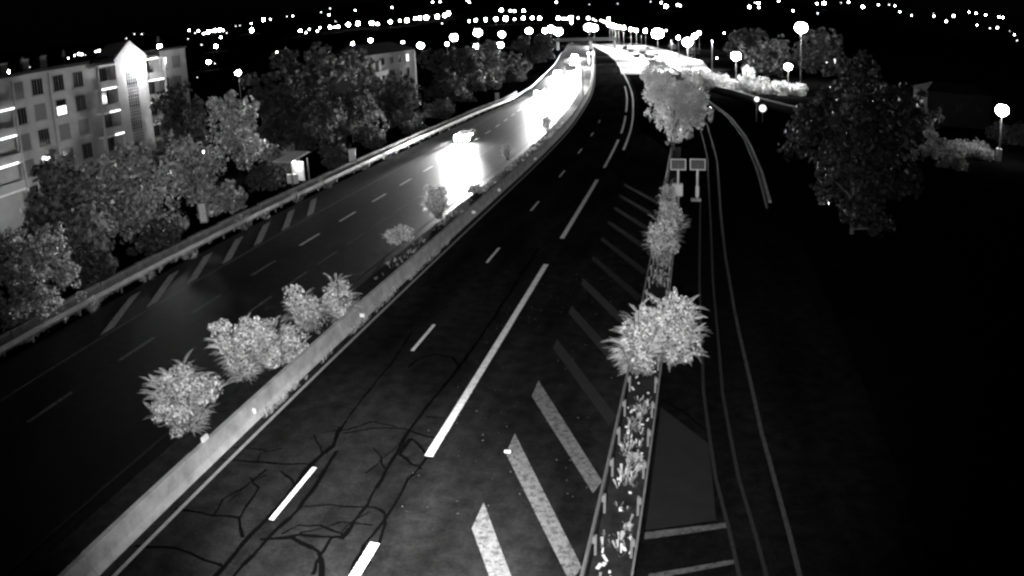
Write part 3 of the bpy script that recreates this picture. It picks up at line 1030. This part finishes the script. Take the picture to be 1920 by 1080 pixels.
# loggia balconies with pale slab edges, left and right of the tower and at the left end
for y0, y1 in ((65.15, 68.2), (74.1, 77.0), (46.6, 53.0 - .9)):
    for z in (11.45, 8.8, 6.15, 3.5, 14.1):
        if z > 14 and y0 < 60: continue
        s = MB()
        s.box((BX + .3, (y0 + y1) / 2, z), (1.3, y1 - y0, .2))
        bal = apart(s, 'balcony', M_EDGE)
        runs = {(65.15, 11.45): (65.3, 67.7), (65.15, 8.8): (66.2, 67.9), (65.15, 6.15): (66.6, 68.1), (74.1, 11.45): (74.3, 76.6), (74.1, 14.1): (74.4, 75.8), (46.6, 11.45): (48.5, 52.0), (46.6, 8.8): (47, 51.8), (46.6, 6.15): (47, 51.5)}
        if (y0, z) in runs:                              # lit strip along the slab edge
            q = runs[(y0, z)]
            s = MB()
            s.box((BX + 1.0, (q[0] + q[1]) / 2, z + .05), (.09, q[1] - q[0], .11))
            apart(s, 'light_strip', E_STRIP, bal)
        if z < 14:
            s = MB()
            s.box((BX + .88, (y0 + y1) / 2, z + .52), (.1, y1 - y0 - .04, .84))
            apart(s, 'parapet', M_RENDER, bal)
for y_, x_ in ((65.0, BX + 1.0), (77.05, BX + 1.0), (52.2, BX + 1.05)):
    p = MB()
    p.box((x_ - .12, y_, 7), (.26, .16, 14.2))
    apart(p, 'column', M_SLAB)
p = MB()
p.tube([(BX + .12, 58.1, 0), (BX + .12, 58.1, 14.3)], .06, 8)
apart(p, 'drainpipe', M_STEEL)
fl = thing('wall_lamp', 'bright wall lamp on the stair tower of the apartment block', 'lamp', (BX + .75, 71.9, 13.3))
p = MB(); p.box((.4, 0, 0), (.9, .05, .05)); p.build('bracket', M_DARKST, fl)
p = MB(); p.sphere((.95, 0, 0), .13); p.build('globe', emit('tower lamp light', 2600), fl)

# ------------------------------------------------------------------ smaller house behind the left trees
h0, h1 = at_x(683, 122, -58), at_x(778, 100, -58)
HB = thing('house', 'smaller dark roofed house with pale columns behind the left trees', 'house', (-58, h0.y, -.14))
b = MB()
Lh = h1.y - h0.y
b.box((-4.5, Lh / 2, 5.2), (9, Lh, 10.4)); b.build('wall', M_RENDER2, HB)
b = MB()
zt = 10.45
b.v = [(.6, -.6, zt), (.6, Lh + .6, zt), (-9.6, Lh + .6, zt), (-9.6, -.6, zt), (-4.5, 2.5, zt + 2.0), (-4.5, Lh - 2.5, zt + 2.0)]
b.f = [(0, 1, 5, 4), (1, 2, 5), (2, 3, 4, 5), (3, 0, 4), (3, 2, 1, 0)]; b.m = [0] * 5
b.build('roof', M_ROOF, HB)
for k in (.09, .2):
    p = MB(); p.box((.5, Lh * k, 4.6), (.7, .9, 9.2)); p.build('column', M_SLAB, HB)
p = MB(); p.box((.7, Lh * .17, 6.8), (1.3, Lh * .42, .9)); p.build('balcony', M_RENDER, HB)
p = MB(); p.box((.2, Lh * .95, 5), (.5, .8, 10)); p.build('column', M_SLAB, HB)
for k, lt in ((.32, 0), (.5, 0), (.66, 0), (.82, 1)):
    for z in (8.9, 6.1, 3.2):
        f = MB(); f.box((.03, Lh * k, z), (.1, 1.5, 1.6)); fo = f.build('window', M_FRAME, HB)
        f = MB(); f.box((.06, Lh * k, z), (.1, 1.3, 1.4)); f.build('pane', E_WIN if lt and z > 8 else M_GLASS, fo)

# pale house at the right
q0, q1 = at_y(1738, 205, 118), at_y(1858, 228, 118)
M_PALE = mat('pale house render', .022, .9, .1, .3, .5, 6)
HR = thing('house', 'pale low house in the dark behind the right hand shrubs', 'house', (q0.x, 118, -.14))
wd = q1.x - q0.x
b = MB(); b.box((wd / 2, 4, 2.6), (wd, 8, 5.2)); b.build('wall', M_PALE, HR)
b = MB(); zt = 5.25
b.v = [(-.5, -.5, zt), (wd + .5, -.5, zt), (wd + .5, 8.5, zt), (-.5, 8.5, zt), (2, 4, zt + 1.3), (wd - 2, 4, zt + 1.3)]
b.f = [(0, 1, 5, 4), (1, 2, 5), (2, 3, 4, 5), (3, 0, 4), (3, 2, 1, 0)]; b.m = [0] * 5
b.build('roof', M_ROOF, HR)
for k in (.2, .5, .8):
    f = MB(); f.box((wd * k, -.03, 2.9), (1.4, .1, 1.4)); fo = f.build('window', M_PALE, HR)
    f = MB(); f.box((wd * k, -.06, 2.9), (1.2, .1, 1.2)); f.build('pane', M_ROOF, fo)

# ------------------------------------------------------------------ kiosk, cabinets, parked cars on the left
kp = at_x(550, 332, -38.8)
KI = thing('kiosk', 'small open kiosk with a sloping white roof behind the left wall', 'kiosk', (-38.8, kp.y, -.14), -.35)
b = MB()
b.v = [(-1.5, -1.3, 2.35), (1.3, -1.3, 2.35), (1.3, 1.4, 2.95), (-1.1, 1.4, 2.95), (-1.5, -1.3, 2.45), (1.3, -1.3, 2.45), (1.3, 1.4, 3.05), (-1.1, 1.4, 3.05)]
b.f = [(3, 2, 1, 0), (4, 5, 6, 7), (0, 1, 5, 4), (1, 2, 6, 5), (2, 3, 7, 6), (3, 0, 4, 7)]; b.m = [0] * 6
b.build('roof', M_WHITE, KI)
for x, y in ((-1.1, -1.05), (1.05, -1.05), (1.05, 1.2), (-.9, 1.2)):
    p = MB(); p.box((x, y, 1.2), (.1, .1, 2.4)); p.build('post', M_STEEL, KI)
p = MB(); p.box((-.2, .9, 1.1), (1.8, .08, 2.0)); p.build('back_panel', M_WHITE, KI)
p = MB(); p.box((.1, -.2, .5), (1.2, .5, .9)); p.build('counter', M_WHITE, KI)
p = MB(); p.box((0, 0, 2.25), (.5, .12, .08)); p.build('lamp', emit('kiosk lamp light', 160), KI)
def cabinet(p, label, w=.7, d=.5, h=1.3, rz=.4, m=M_WHITE):
    t = thing('utility_cabinet', label, 'cabinet', (p[0], p[1], -.1), rz)
    b = MB(); b.box((0, 0, h / 2 + .08), (w, d, h)); b.build('body', m, t)
    b = MB(); b.box((0, 0, h + .12), (w + .1, d + .1, .07)); b.build('lid', m, t)
    b = MB(); b.box((0, -d / 2 - .012, h / 2 + .1), (w * .85, .02, h * .85)); dr = b.build('door', m, t)
    b = MB(); b.box((w * .3, -d / 2 - .035, h / 2), (.04, .03, .14)); b.build('handle', M_DARKST, dr)
    b = MB(); b.box((0, 0, .05), (w + .06, d + .06, .1)); b.build('plinth', M_CONC, t)
    return t
cabinet(at_x(660, 288, -36.2), 'tall white cabinet standing behind the left wall', .75, .5, 1.7)
cabinet(at_x(932, 184, -36.0), 'narrow white cabinet behind the wall near the lit rail end', .7, .5, 1.6)
cabinet(at_x(376, 362, -39.2), 'white cabinet half hidden in the lit round bush', .6, .5, 1.5)

def car(label, loc, rz, body=M_CARD, lights=False, group=None, watts=0):
    t = thing('car', label, 'car', loc, rz, group)
    b = MB()                                             # side outline, front towards -y
    pr = [(-2.1, .3), (-2.15, .62), (-1.95, .78), (-1.05, .95), (-.45, 1.4), (.95, 1.44), (1.75, 1.02), (2.1, .95), (2.15, .5), (2.05, .28)]
    n = len(pr)
    for s, k in ((-.8, 0), (.8, 0)):
        b.v += [(s * (.84 if z > 1.2 else 1), y_, z) for y_, z in pr]
    b.f = [tuple(range(n)), tuple(range(2 * n - 1, n - 1, -1))] + [(i, (i + 1) % n + 0, n + (i + 1) % n, n + i)[::-1] for i in range(n)]
    b.m = [0] * len(b.f)
    b.build('body', body, t)
    g_ = MB()
    g_.face([(-.66, -1.02, .985), (.66, -1.02, .985), (.6, -.5, 1.375), (-.6, -.5, 1.375)]); g_.build('windscreen', M_GLASS, t)
    g_ = MB()
    g_.face([(.62, 1.02, 1.42), (-.62, 1.02, 1.42), (-.68, 1.7, 1.08), (.68, 1.7, 1.08)]); g_.build('rear_window', M_GLASS, t)
    for s in (-1, 1):
        g_ = MB()
        g_.box((s * .752, .2, 1.18), (.04, 1.7, .3)); g_.build('side_window', M_GLASS, t)
        m_ = MB(); m_.box((s * .9, -.75, 1.0), (.2, .1, .14)); m_.build('mirror', body, t)
        for y_ in (-1.35, 1.35):
            w = MB()
            i0 = 16
            w.tube([(s * .62, y_, .31), (s * .83, y_, .31)], .31, i0); wo = w.build('wheel', M_TYRE, t)
            w = MB(); w.tube([(s * .8, y_, .31), (s * .845, y_, .31)], .19, 10); w.build('rim', M_STEEL, wo)
        hl = MB()
        hl.sphere((s * .6, -2.13, .72), .34, 10); hl.build('headlight', E_HEAD if lights else M_WHITE, t)
        tl = MB(); tl.box((s * .62, 2.13, .8), (.28, .06, .16)); tl.build('tail_light', M_SHUT, t)
        if lights:
            lamp_spot('headlight_beam', (s * .6, -2.56, .68), (s * .6 + 1.2, -14, -.25), watts, 40, .8, .08, t)
    pl = MB(); pl.box((0, -2.16, .45), (.52, .02, .11)); pl.build('number_plate', M_WHITE, t)
    return t
GQ = 'oncoming cars with headlights on'
WATT = 130000
car('nearest oncoming car with its headlights glaring in the left lane', (-27.6, 91, 0), .02, lights=True, group=GQ, watts=WATT * .62)
for y_, x_, l in ((150, -25.4, 'second oncoming car at the lower end of the far glare'), (185, -22.6, 'third oncoming car in the middle lane of the far glare'), (215, -25.8, 'fourth oncoming car at the left of the far glare'), (262, -22.6, 'fifth oncoming car near the top of the far glare'), (330, -24, 'last oncoming car below the flyover')):
    car(l, (rx(x_, y_), y_, 0), math.atan(-(bend(y_ - 12) - bend(y_)) / 12) * 1.0, lights=True, group=GQ, watts=WATT * 1.6)
car('parked pale car half hidden behind the left trees', at_x(690, 258, -42), 1.2, M_CARW, group='parked cars on the left')
car('parked pale car behind the wall under the dark trees', at_x(815, 222, -41), 1.25, M_CARW, group='parked cars on the left')
GY = 'dark cars parked on the bright yard'
for i, (x, y, r_, l) in enumerate([(1226, 118, .9, 'dark car parked on the yard, leftmost of three'), (1240, 124, 1.2, 'dark car parked on the yard, middle of three'), (1252, 130, 1.5, 'dark car parked on the yard, nearest the pale tree'), (1196, 108, 1.0, 'dark car parked on the border of the bright side road')]):
    car(l, at(x, y), r_, group=GY)

for i, (x, y, r_, l) in enumerate([(1206, 101, 2.3, 'dark car on the bright yard behind the border shrubs, left one'), (1218, 108, 2.2, 'dark car on the bright yard behind the border shrubs, right one'), (1232, 104, .7, 'dark car standing alone in the middle of the bright yard'), (1216, 92, .6, 'dark car at the far side of the bright yard')]):
    car(l, at(x, y), r_, group=GY)
GH = 'dark shrubs on the border of the side road'
for i, (x, y, w, l) in enumerate([(1163, 84, 4, 'dark shrub on the side road border, farthest'), (1172, 92, 3.4, 'dark shrub on the side road border, second farthest'), (1184, 98, 3.2, 'dark shrub on the side road border, middle one'), (1198, 107, 2.8, 'dark shrub on the side road border, second nearest'), (1222, 124, 2.6, 'dark shrub on the side road border, nearest'), (1180, 76, 6, 'wide dark shrub behind the far end of the yard'), (1262, 92, 6, 'wide dark shrub behind the yard near its right floodlight'), (1300, 100, 6, 'wide dark shrub right of the yard floodlight')]):
    p = at(x, y)
    tree('shrub', l, (p.x, p.y), w * .55, w, n=1500, leaf=.4, m=M_LEAFD, seed=210 + i, cat='shrub', group=GH, low=0)
# ------------------------------------------------------------------ twin panels on posts at the island's end
def panel(px, label, box):
    f = at(px, 372 if px < 1290 else 376)
    c = at_y(px, 308, f.y)
    t = thing('solar_panel', label, 'solar panel', (f.x, f.y, 0), .04, 'twin panels at the end of the planted strip')
    b = MB(); b.tube([(0, 0, 0), (0, 0, c.z)], .085, 10); b.build('post', M_WHITE, t)
    w, h_ = 1.16, .82
    def tilt(bm_): bm_.v = [tuple(Euler((-.35, 0, 0)).to_matrix() @ V(v) + V((0, -.12, c.z))) for v in bm_.v]; return bm_
    b = MB()
    for s in (-1, 1):
        b.box((s * (w / 2), 0, 0), (.07, .06, h_ + .07)); b.box((0, 0, s * h_ / 2), (w - .07, .06, .07))
    tilt(b).build('frame', M_REFL, t)
    b = MB()
    for i in range(4):
        for j in range(2):
            b.box((-w * .36 + i * w * .24, 0, -h_ * .23 + j * h_ * .46), (w * .235, .03, h_ * .45))
    tilt(b).build('cells', M_PANEL, t)
    if box:
        b = MB(); b.box((-.05, -.16, .75), (.85, .5, .95)); b.build('control_box', M_WHITE, t)
        b = MB(); b.box((-.05, -.425, .75), (.7, .03, .8)); b.build('door', M_REFL, t)
    else:
        b = MB(); b.box((0, -.06, .75), (.26, .3, .8)); b.build('control_box', M_WHITE, t)
        b = MB(); b.box((-.1, -.2, .12), (.8, .5, .18)); b.build('footing', M_CONC, t)
panel(1271, 'left panel of the twin panels, with a white box at its foot', True)
panel(1307, 'right panel of the twin panels, with a small box on its post', False)

# ------------------------------------------------------------------ parapet of the crossing road and the round signs
PW = thing('parapet', 'dark parapet wall of the crossing road beyond the ramp', 'parapet', (0, 0, 0))
pts = [at(1292, 153, .9), at(1330, 162, .9), at(1375, 172, .9), at(1425, 188, .9), at(1500, 207, .9), at(1525, 213, .9)]
b = MB(); b.sweep([(p.x, p.y) for p in pts], [(-.15, -.14), (-.15, 1.2), (.15, 1.2), (.15, -.14)]); b.build('wall', mat('shaded parapet concrete', .03, .9, .1, .4, 1), PW)  # the unlit face is put into the dark wall colour
b = MB(); b.sweep([(p.x, p.y, 1.2) for p in pts], [(-.22, .003), (-.22, .13), (.22, .13), (.22, .003)]); b.build('coping', M_CONC, PW)
kb = MB(); kb.sweep([(C(y) + .35, y) for y in ys(60, 146)], [(-.12, -.1), (-.12, .12), (.12, .12), (.12, -.1)])
struct(kb, 'kerb', M_CONC)
for (x, y, r_, l) in ((1419, 186, .37, 'smaller round reflective sign above the parapet, left of the pair'), (1430, 203, .52, 'larger round reflective sign in front of the parapet, right of the pair')):
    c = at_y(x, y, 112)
    t = thing('round_sign', l, 'sign', (c.x, 112, -.1), -.05, 'pair of round reflective signs')
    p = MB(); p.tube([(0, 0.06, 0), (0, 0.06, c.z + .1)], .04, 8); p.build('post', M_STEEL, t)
    p = MB(); p.tube([(0, -.05, c.z + .1), (0, .02, c.z + .1)], r_, 20); p.build('face', E_SIGN, t)  # emission added to the face in place of retroreflection
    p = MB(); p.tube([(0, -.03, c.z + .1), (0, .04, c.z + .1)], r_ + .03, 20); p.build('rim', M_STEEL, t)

# ------------------------------------------------------------------ cantilever sign in the median and far posts
gp = (rx(-17, 150), 150)
GA = thing('overhead_sign', 'dark cantilever sign seen edge on in the median before the far glare', 'road sign', (gp[0], gp[1], 0))
p = MB(); p.tube([(0, 0, 0), (0, 0, 6)], .16, 10); p.build('post', M_DARKST, GA)
p = MB(); p.box((-1.6, 0, 5.9), (3.4, .2, .2)); p.box((-1.6, 0, 5.1), (3.4, .2, .2)); p.build('arm', M_DARKST, GA)
p = MB(); p.box((-2.2, -.16, 5.5), (2.2, .08, 1.1)); p.build('panel', M_DARKST, GA)
for px, l in ((1104, 'left of two tall white posts in the median beyond the cantilever sign'), (1112, 'right of two tall white posts in the median beyond the cantilever sign')):
    y_ = 265
    x_ = at_y(px, 112, y_).x
    t = thing('marker_post', l, 'post', (x_, y_, 0), 0, 'tall white posts in the median')
    p = MB(); p.box((0, 0, 2.2), (.35, .2, 4.4)); p.build('post', M_WHITE, t)
    p = MB(); p.box((0, -.15, 4.0), (1.0, .08, 1.2)); p.build('panel', M_WHITE, t)

# ------------------------------------------------------------------ flyover far away
fy = 440
FO = thing('flyover', 'dark flyover crossing the motorway in front of the far lights', 'bridge', (rx(-20, fy), fy, 0), .1)
p = MB(); p.box((0, 0, 5.2), (36, 9, 1.0)); p.build('deck', mat('flyover concrete', .05, .9), FO)
for s in (-1, 1):
    p = MB(); p.box((0, s * 4.4, 6.1), (36, .2, .8)); p.build('parapet', M_DARKST, FO)
for x in (-16, 3, 16.5):
    p = MB(); p.box((x, 0, 2.3), (1.2, 5, 4.8)); p.build('pier', M_CONC, FO)

# ------------------------------------------------------------------ lamps
def street_lamp(label, foot, hgt, r, m, group, arm=.0, base=False):
    t = thing('street_lamp', label, 'street lamp', (foot[0], foot[1], -.14), 0, group)
    p = MB(); p.tube([(0, 0, 0), (0, 0, hgt * .5), (0, 0, hgt)], [.11, .085, .06], 8); p.build('post', M_STEEL, t)
    p = MB(); p.lathe([(.02, r * 1.06), (r * .3, r * 1.02), (r * .5, r * .9), (r * .48, r * .86)], 12, (0, 0, hgt)); p.build('hood', M_DARKST, t)
    p = MB(); p.sphere((0, 0, hgt + r * .1), r * .98, 14, 0, .85); p.build('globe', m, t, smooth=True)
    if base:
        p = MB(); p.box((0, 0, .75), (.55, .5, 1.5)); p.build('cabinet', M_WHITE, t)
    return t
def lampat(label, px, py, foot_y, r, m=E_LAMP, group=None, base=False):
    c = at_y(px, py, foot_y)
    return street_lamp(label, (c.x, c.y), c.z + .14, r, m, group, base=base)
lampat('star bright lamp high above the dark trees at the upper right', 1502, 53, 190, 1.5, emit('mast lamp light', 320))
lampat('bright lamp on a tall post standing by the parapet', 1380, 106, 157, .95, emit('parapet lamp light', 300))
lampat('bright lamp on a shorter post above the lit shrubs', 1478, 126, 155, .75, emit('shrub lamp light', 300))
lampat('bright lamp on a post with a white base box at the right edge', 1879, 208, 87.5, .8, emit('edge lamp light', 110), base=True)
p_ = at(447, 137, 8)
lampat('bright lamp above the dark yard between the block and the lit tree', 447, 137, p_.y * .9, .6, emit('yard lamp light', 200))
for px, py, X, LW, l in ((140, 345, -53, 1300, 'lamp hidden behind the broad leafy tree by the block'), (382, 285, -49, 1700, 'lamp hidden between the lit trees right of the block')):
    c = at_x(px, py, X)
    street_lamp(l, (c.x, c.y), c.z + .14, .2, emit('garden lamp light', LW), 'garden lamps by the apartment block')
GN = 'street lamps at the far end of the motorway'
GNL = ['glaring lamp over the tall tree right of the house', 'big glaring lamp, left of the three over the pointed tree', 'smaller glare touching the left one over the pointed tree', 'round glaring lamp, middle of the three over the pointed tree', 'upper half of the double glare right of the pointed tree', 'lower half of the double glare right of the pointed tree',
       'low glaring lamp behind the left edge of the pointed tree', 'flat glaring lamp low behind the pointed tree', 'topmost glaring lamp over the rounded dark tree', 'lamp glaring left of the rounded dark tree top', 'lone lamp above the glare left of the flyover', 'glaring lamp in the middle of the glare left of the flyover', 'glaring lamp touching the left end of the flyover', 'small glaring lamp behind the rounded dark tree',
       'left of two glaring lamps behind the flyover', 'right of two glaring lamps behind the flyover', 'glaring lamp at the right end of the smaller house', 'small lamp left of the smaller house roof', 'lamp just above the smaller house roof', 'tiny lamp by the right end of the smaller house roof', 'small lamp left of the tall dark tree top']
for i, (x, y, s, z) in enumerate([(851, 71, 14, 7), (896, 62, 15, 7), (900, 53, 8, 7), (921, 53, 14, 8), (943, 52, 14, 8), (941, 65, 12, 7), (893, 87, 10, 6), (938, 85, 12, 5), (1003, 44, 14, 9), (992, 58, 12, 8),
        (1025, 47, 9, 9), (1033, 55, 14, 8), (1047, 60, 16, 7), (1022, 58, 10, 8), (1104, 52, 16, 9), (1114, 53, 14, 9), (789, 86, 12, 6), (661, 82, 5, 6), (695, 76, 7, 7), (755, 79, 4, 6), (838, 83, 6, 6)]):
    c = at(x, y, z)
    if c.y > 520: c = at_y(x, y, 520)
    d = (c - V((0, 0, H))).length
    street_lamp(GNL[i], (c.x, c.y), c.z + .14, s / 2 / 1440 * d, E_FAR, GN)
GRW = 'row of lamp posts along the bright side road'
for i, (x, y) in enumerate([(1143, 47), (1148, 47), (1153, 49), (1160, 51), (1169, 52), (1183, 55), (1193, 57), (1210, 58)]):
    c = at(x, y, 8.5)
    if c.y > 480: c = at_y(x, y, 480)
    d = (c - V((0, 0, H))).length
    street_lamp(['farthest', 'second farthest', 'third farthest', 'fourth', 'fifth', 'third nearest', 'second nearest', 'nearest'][i] + ' lamp post in the row along the bright side road', (c.x, c.y), c.z + .14, 5.5 / 2 / 1440 * d, E_LAMP, GRW)
for (x, y, s, l) in ((1233, 64, 20, 'floodlight glaring over the bright yard, left one'), (1289, 80, 17, 'floodlight glaring over the bright yard, right one'), (1302, 68, 9, 'smaller floodlight above the right yard floodlight'), (1311, 62, 6, 'small lamp beside the yard floodlights'), (1188, 41, 8, 'lone bright lamp above the row of lamp posts'), (1272, 71, 5, 'small lamp on a post between the two yard floodlights')):
    c = at(x, y, 9)
    if c.y > 420: c = at_y(x, y, 420)
    d = (c - V((0, 0, H))).length
    street_lamp(l, (c.x, c.y), c.z + .14, s / 2 / 1440 * d, E_LAMP, 'lamps over the bright yard')
# floodlit side road: fittings on the row's posts, turned down at the pavement
for i, (x, y, tx, ty, wt) in enumerate([(-6, 232, -13, 232, 150000), (-12, 275, -18, 268, 200000), (-22, 340, -30, 330, 300000), (-42, 430, -50, 420, 400000), (6, 235, 2, 240, 200000), (0, 300, -3, 296, 300000)]):
    t = thing('floodlight', ['floodlight on a mast over the near end of the side road', 'floodlight on a mast over the side road, second along', 'floodlight on a mast over the side road, third along', 'floodlight on a mast over the far side road', 'floodlight on a mast over the near yard', 'floodlight on a mast over the far yard'][i], 'floodlight', (x, y, 0), 0, 'floodlight masts on the side road and yard')
    p = MB(); p.tube([(0, 0, 0), (0, 0, 9)], .09, 8); p.build('mast', M_STEEL, t)
    p = MB(); p.box((0, 0, 9.1), (.7, .5, .25)); p.build('housing', M_DARKST, t)
    lamp_spot('floodlight_beam', (0, 0, 8.9), (tx - x, ty - y, 0), wt, 120, .8, .2, t)

# far city lights on the plain and hills
FAR_L = [(16, 135, 7), (56, 126, 3), (85, 122, 4), (128, 109, 4), (140, 104, 4), (148, 101, 6), (153, 102, 5), (160, 103, 3), (186, 95, 6), (180, 97, 4), (168, 113, 3), (237, 72, 3), (252, 64, 3), (266, 64, 3), (298, 87, 9), (302, 86, 6),
         (355, 57, 4), (366, 62, 3), (372, 58, 4), (382, 63, 5), (390, 60, 8), (397, 58, 6), (404, 57, 6), (412, 56, 7), (418, 57, 5), (353, 73, 3), (378, 84, 3), (414, 70, 6), (405, 87, 8), (425, 62, 3), (391, 116, 8), (403, 119, 3), (370, 145, 3),
         (442, 49, 3), (450, 48, 3), (472, 57, 9), (471, 44, 4), (494, 37, 7), (507, 36, 4), (538, 31, 3), (549, 30, 4), (519, 98, 5)]
FAR_M = [(563, 58, 7), (574, 61, 4), (580, 55, 4), (595, 58, 5), (600, 52, 5), (619, 51, 7), (628, 51, 5), (634, 50, 6), (602, 23, 3), (617, 28, 4), (619, 16, 3), (629, 40, 3), (653, 46, 9), (671, 44, 10), (697, 43, 10), (708, 45, 7), (732, 41, 8), (750, 39, 6),
         (763, 38, 11), (778, 35, 7), (787, 34, 8), (799, 33, 11), (820, 31, 8), (834, 29, 9), (841, 25, 8), (811, 4, 4), (825, 3, 4), (875, 2, 5), (880, 4, 4), (735, 14, 4), (666, 20, 4), (829, 44, 3)]
FAR_R = [(880, 40, 5), (892, 38, 7), (911, 37, 8), (930, 36, 8), (948, 35, 9), (965, 36, 4), (981, 34, 9), (998, 34, 8), (1012, 34, 8), (1047, 34, 7), (1056, 35, 6), (1061, 35, 5), (1070, 34, 9), (1071, 42, 7), (1084, 34, 4), (1103, 34, 6), (1112, 36, 4),
         (1117, 39, 4), (1127, 38, 4), (1133, 41, 6), (1141, 36, 7), (940, 19, 9), (957, 20, 6), (965, 21, 6), (982, 20, 7), (1043, 4, 4), (1158, 7, 3), (1240, 5, 4), (1249, 12, 8), (1271, 9, 5), (1276, 11, 5), (1249, 57, 4), (1220, 3, 3), (1105, 8, 3)]
FAR_E = [(1405, 13, 6), (1422, 6, 7), (1423, 14, 6), (1415, 5, 3), (1460, 2, 6), (1532, 7, 6), (1545, 6, 9), (1577, 5, 3), (1591, 4, 5), (1618, 13, 8), (1647, 9, 4), (1667, 9, 3), (1678, 11, 4), (1687, 22, 4), (1709, 29, 4), (1750, 25, 2), (1751, 30, 4), (1774, 40, 5),
         (1788, 30, 6), (1817, 23, 5), (1830, 25, 5), (1848, 28, 5), (1873, 32, 6), (1880, 33, 6), (1832, 47, 4), (1856, 53, 3), (1870, 52, 6), (1902, 65, 4), (1907, 76, 3), (1893, 58, 2), (1487, 20, 5), (1533, 25, 3), (1508, 75, 6), (1571, 75, 4), (1566, 106, 5), (1550, 117, 3), (1344, 109, 4), (1358, 62, 4)]
fm = {}
for key, m in (('a', E_FAR), ('m', E_FARM), ('b', E_FARS)):
    b = MB()
    b.sphere((0, 0, 0), 1, 10, 0, .9, 6)
    b.tube([(0, 0, -5), (0, 0, -1)], .06, 5, 1)
    fm[key] = b.mesh('street_lamp', [m, M_DARKST], True)
PLACES = [(60, 'above the left chimneys of the block'), (130, 'above the middle chimneys of the block'), (200, 'just left of the stair tower gable'), (262, 'right above the stair tower gable'),
          (320, 'above the right end of the block'), (385, 'above the slim dark tree'), (430, 'right of the slim dark tree top'), (500, 'above the brightly lit tree'), (560, 'left of the biggest dark tree top'), (605, 'straight above the biggest dark tree'),
          (650, 'right of the biggest dark tree top'), (700, 'above the left end of the smaller house'), (745, 'above the middle of the smaller house'), (790, 'above the right end of the smaller house'), (850, 'over the tall tree right of the house'),
          (905, 'above the pointed dark tree'), (960, 'above the dark tree at the bend'), (1020, 'above the rounded dark tree by the bend'), (1080, 'above the far queue of headlights'), (1125, 'above the flyover'), (1180, 'above the row of lamp posts'),
          (1300, 'above the bright yard'), (1420, 'above the dark trees beyond the parapet'), (1510, 'above the star bright lamp'), (1560, 'right of the star bright lamp'), (1610, 'over the largest right tree, left half'), (1680, 'over the largest right tree, right half'),
          (1760, 'high above the left end of the pale house'), (1820, 'high above the middle of the pale house'), (1860, 'high left of the right hand lamp post'), (1990, 'high above the right hand lamp post')]
FARS = []
def far(L, group):
    for x, y, s in L:
        d = ray(x, y)
        o = V((0, 0, H))
        t = 60
        while t < 2600:
            p = o + d * t
            if p.z <= max(0, hill(p.x, p.y) - .3) + 7: break
            t += 6
        p = o + d * t
        r = s * (.28 if s < 4 else .31 if s < 6 else .35) / 1440 * t * rnd.uniform(.7, 1.2)
        q = ob('street_lamp', fm['a' if s > 6 else 'm' if s > 3 else 'b'], None, p)
        q.scale = (r * rnd.uniform(.8, 1.25), r, r * rnd.uniform(.85, 1.2))
        place = next(l for lim, l in PLACES if x <= lim)
        FARS.append((x, q))
        tag(q, ('big' if s > 7 else 'middling' if s > 5 else 'small' if s > 3 else 'faint tiny') + ' far lamp ' + ('high ' if y < 25 and not place.startswith('high') else '') + place, 'street lamp', group)
far(FAR_L, 'far lamps beyond the apartment block')
far(FAR_M, 'far lamps on the slanting hillside road')
far(FAR_R, 'far lamps above the motorway bend')
far(FAR_E, 'far lamps at the upper right')
# where several would read alike, say which of them it is
ORD = ['leftmost', 'second from the left', 'third from the left', 'fourth from the left', 'fifth from the left', 'sixth from the left']
by = {}
for x, q in FARS:
    by.setdefault(q['label'], []).append((x, q))
for l, qs in by.items():
    if len(qs) > 1:
        qs.sort(key=lambda e: e[0])
        for i, (x, q) in enumerate(qs):
            q['label'] = l + (', ' + ('left' if i == 0 else 'right') + ' of two alike' if len(qs) == 2 else ', ' + ORD[i])
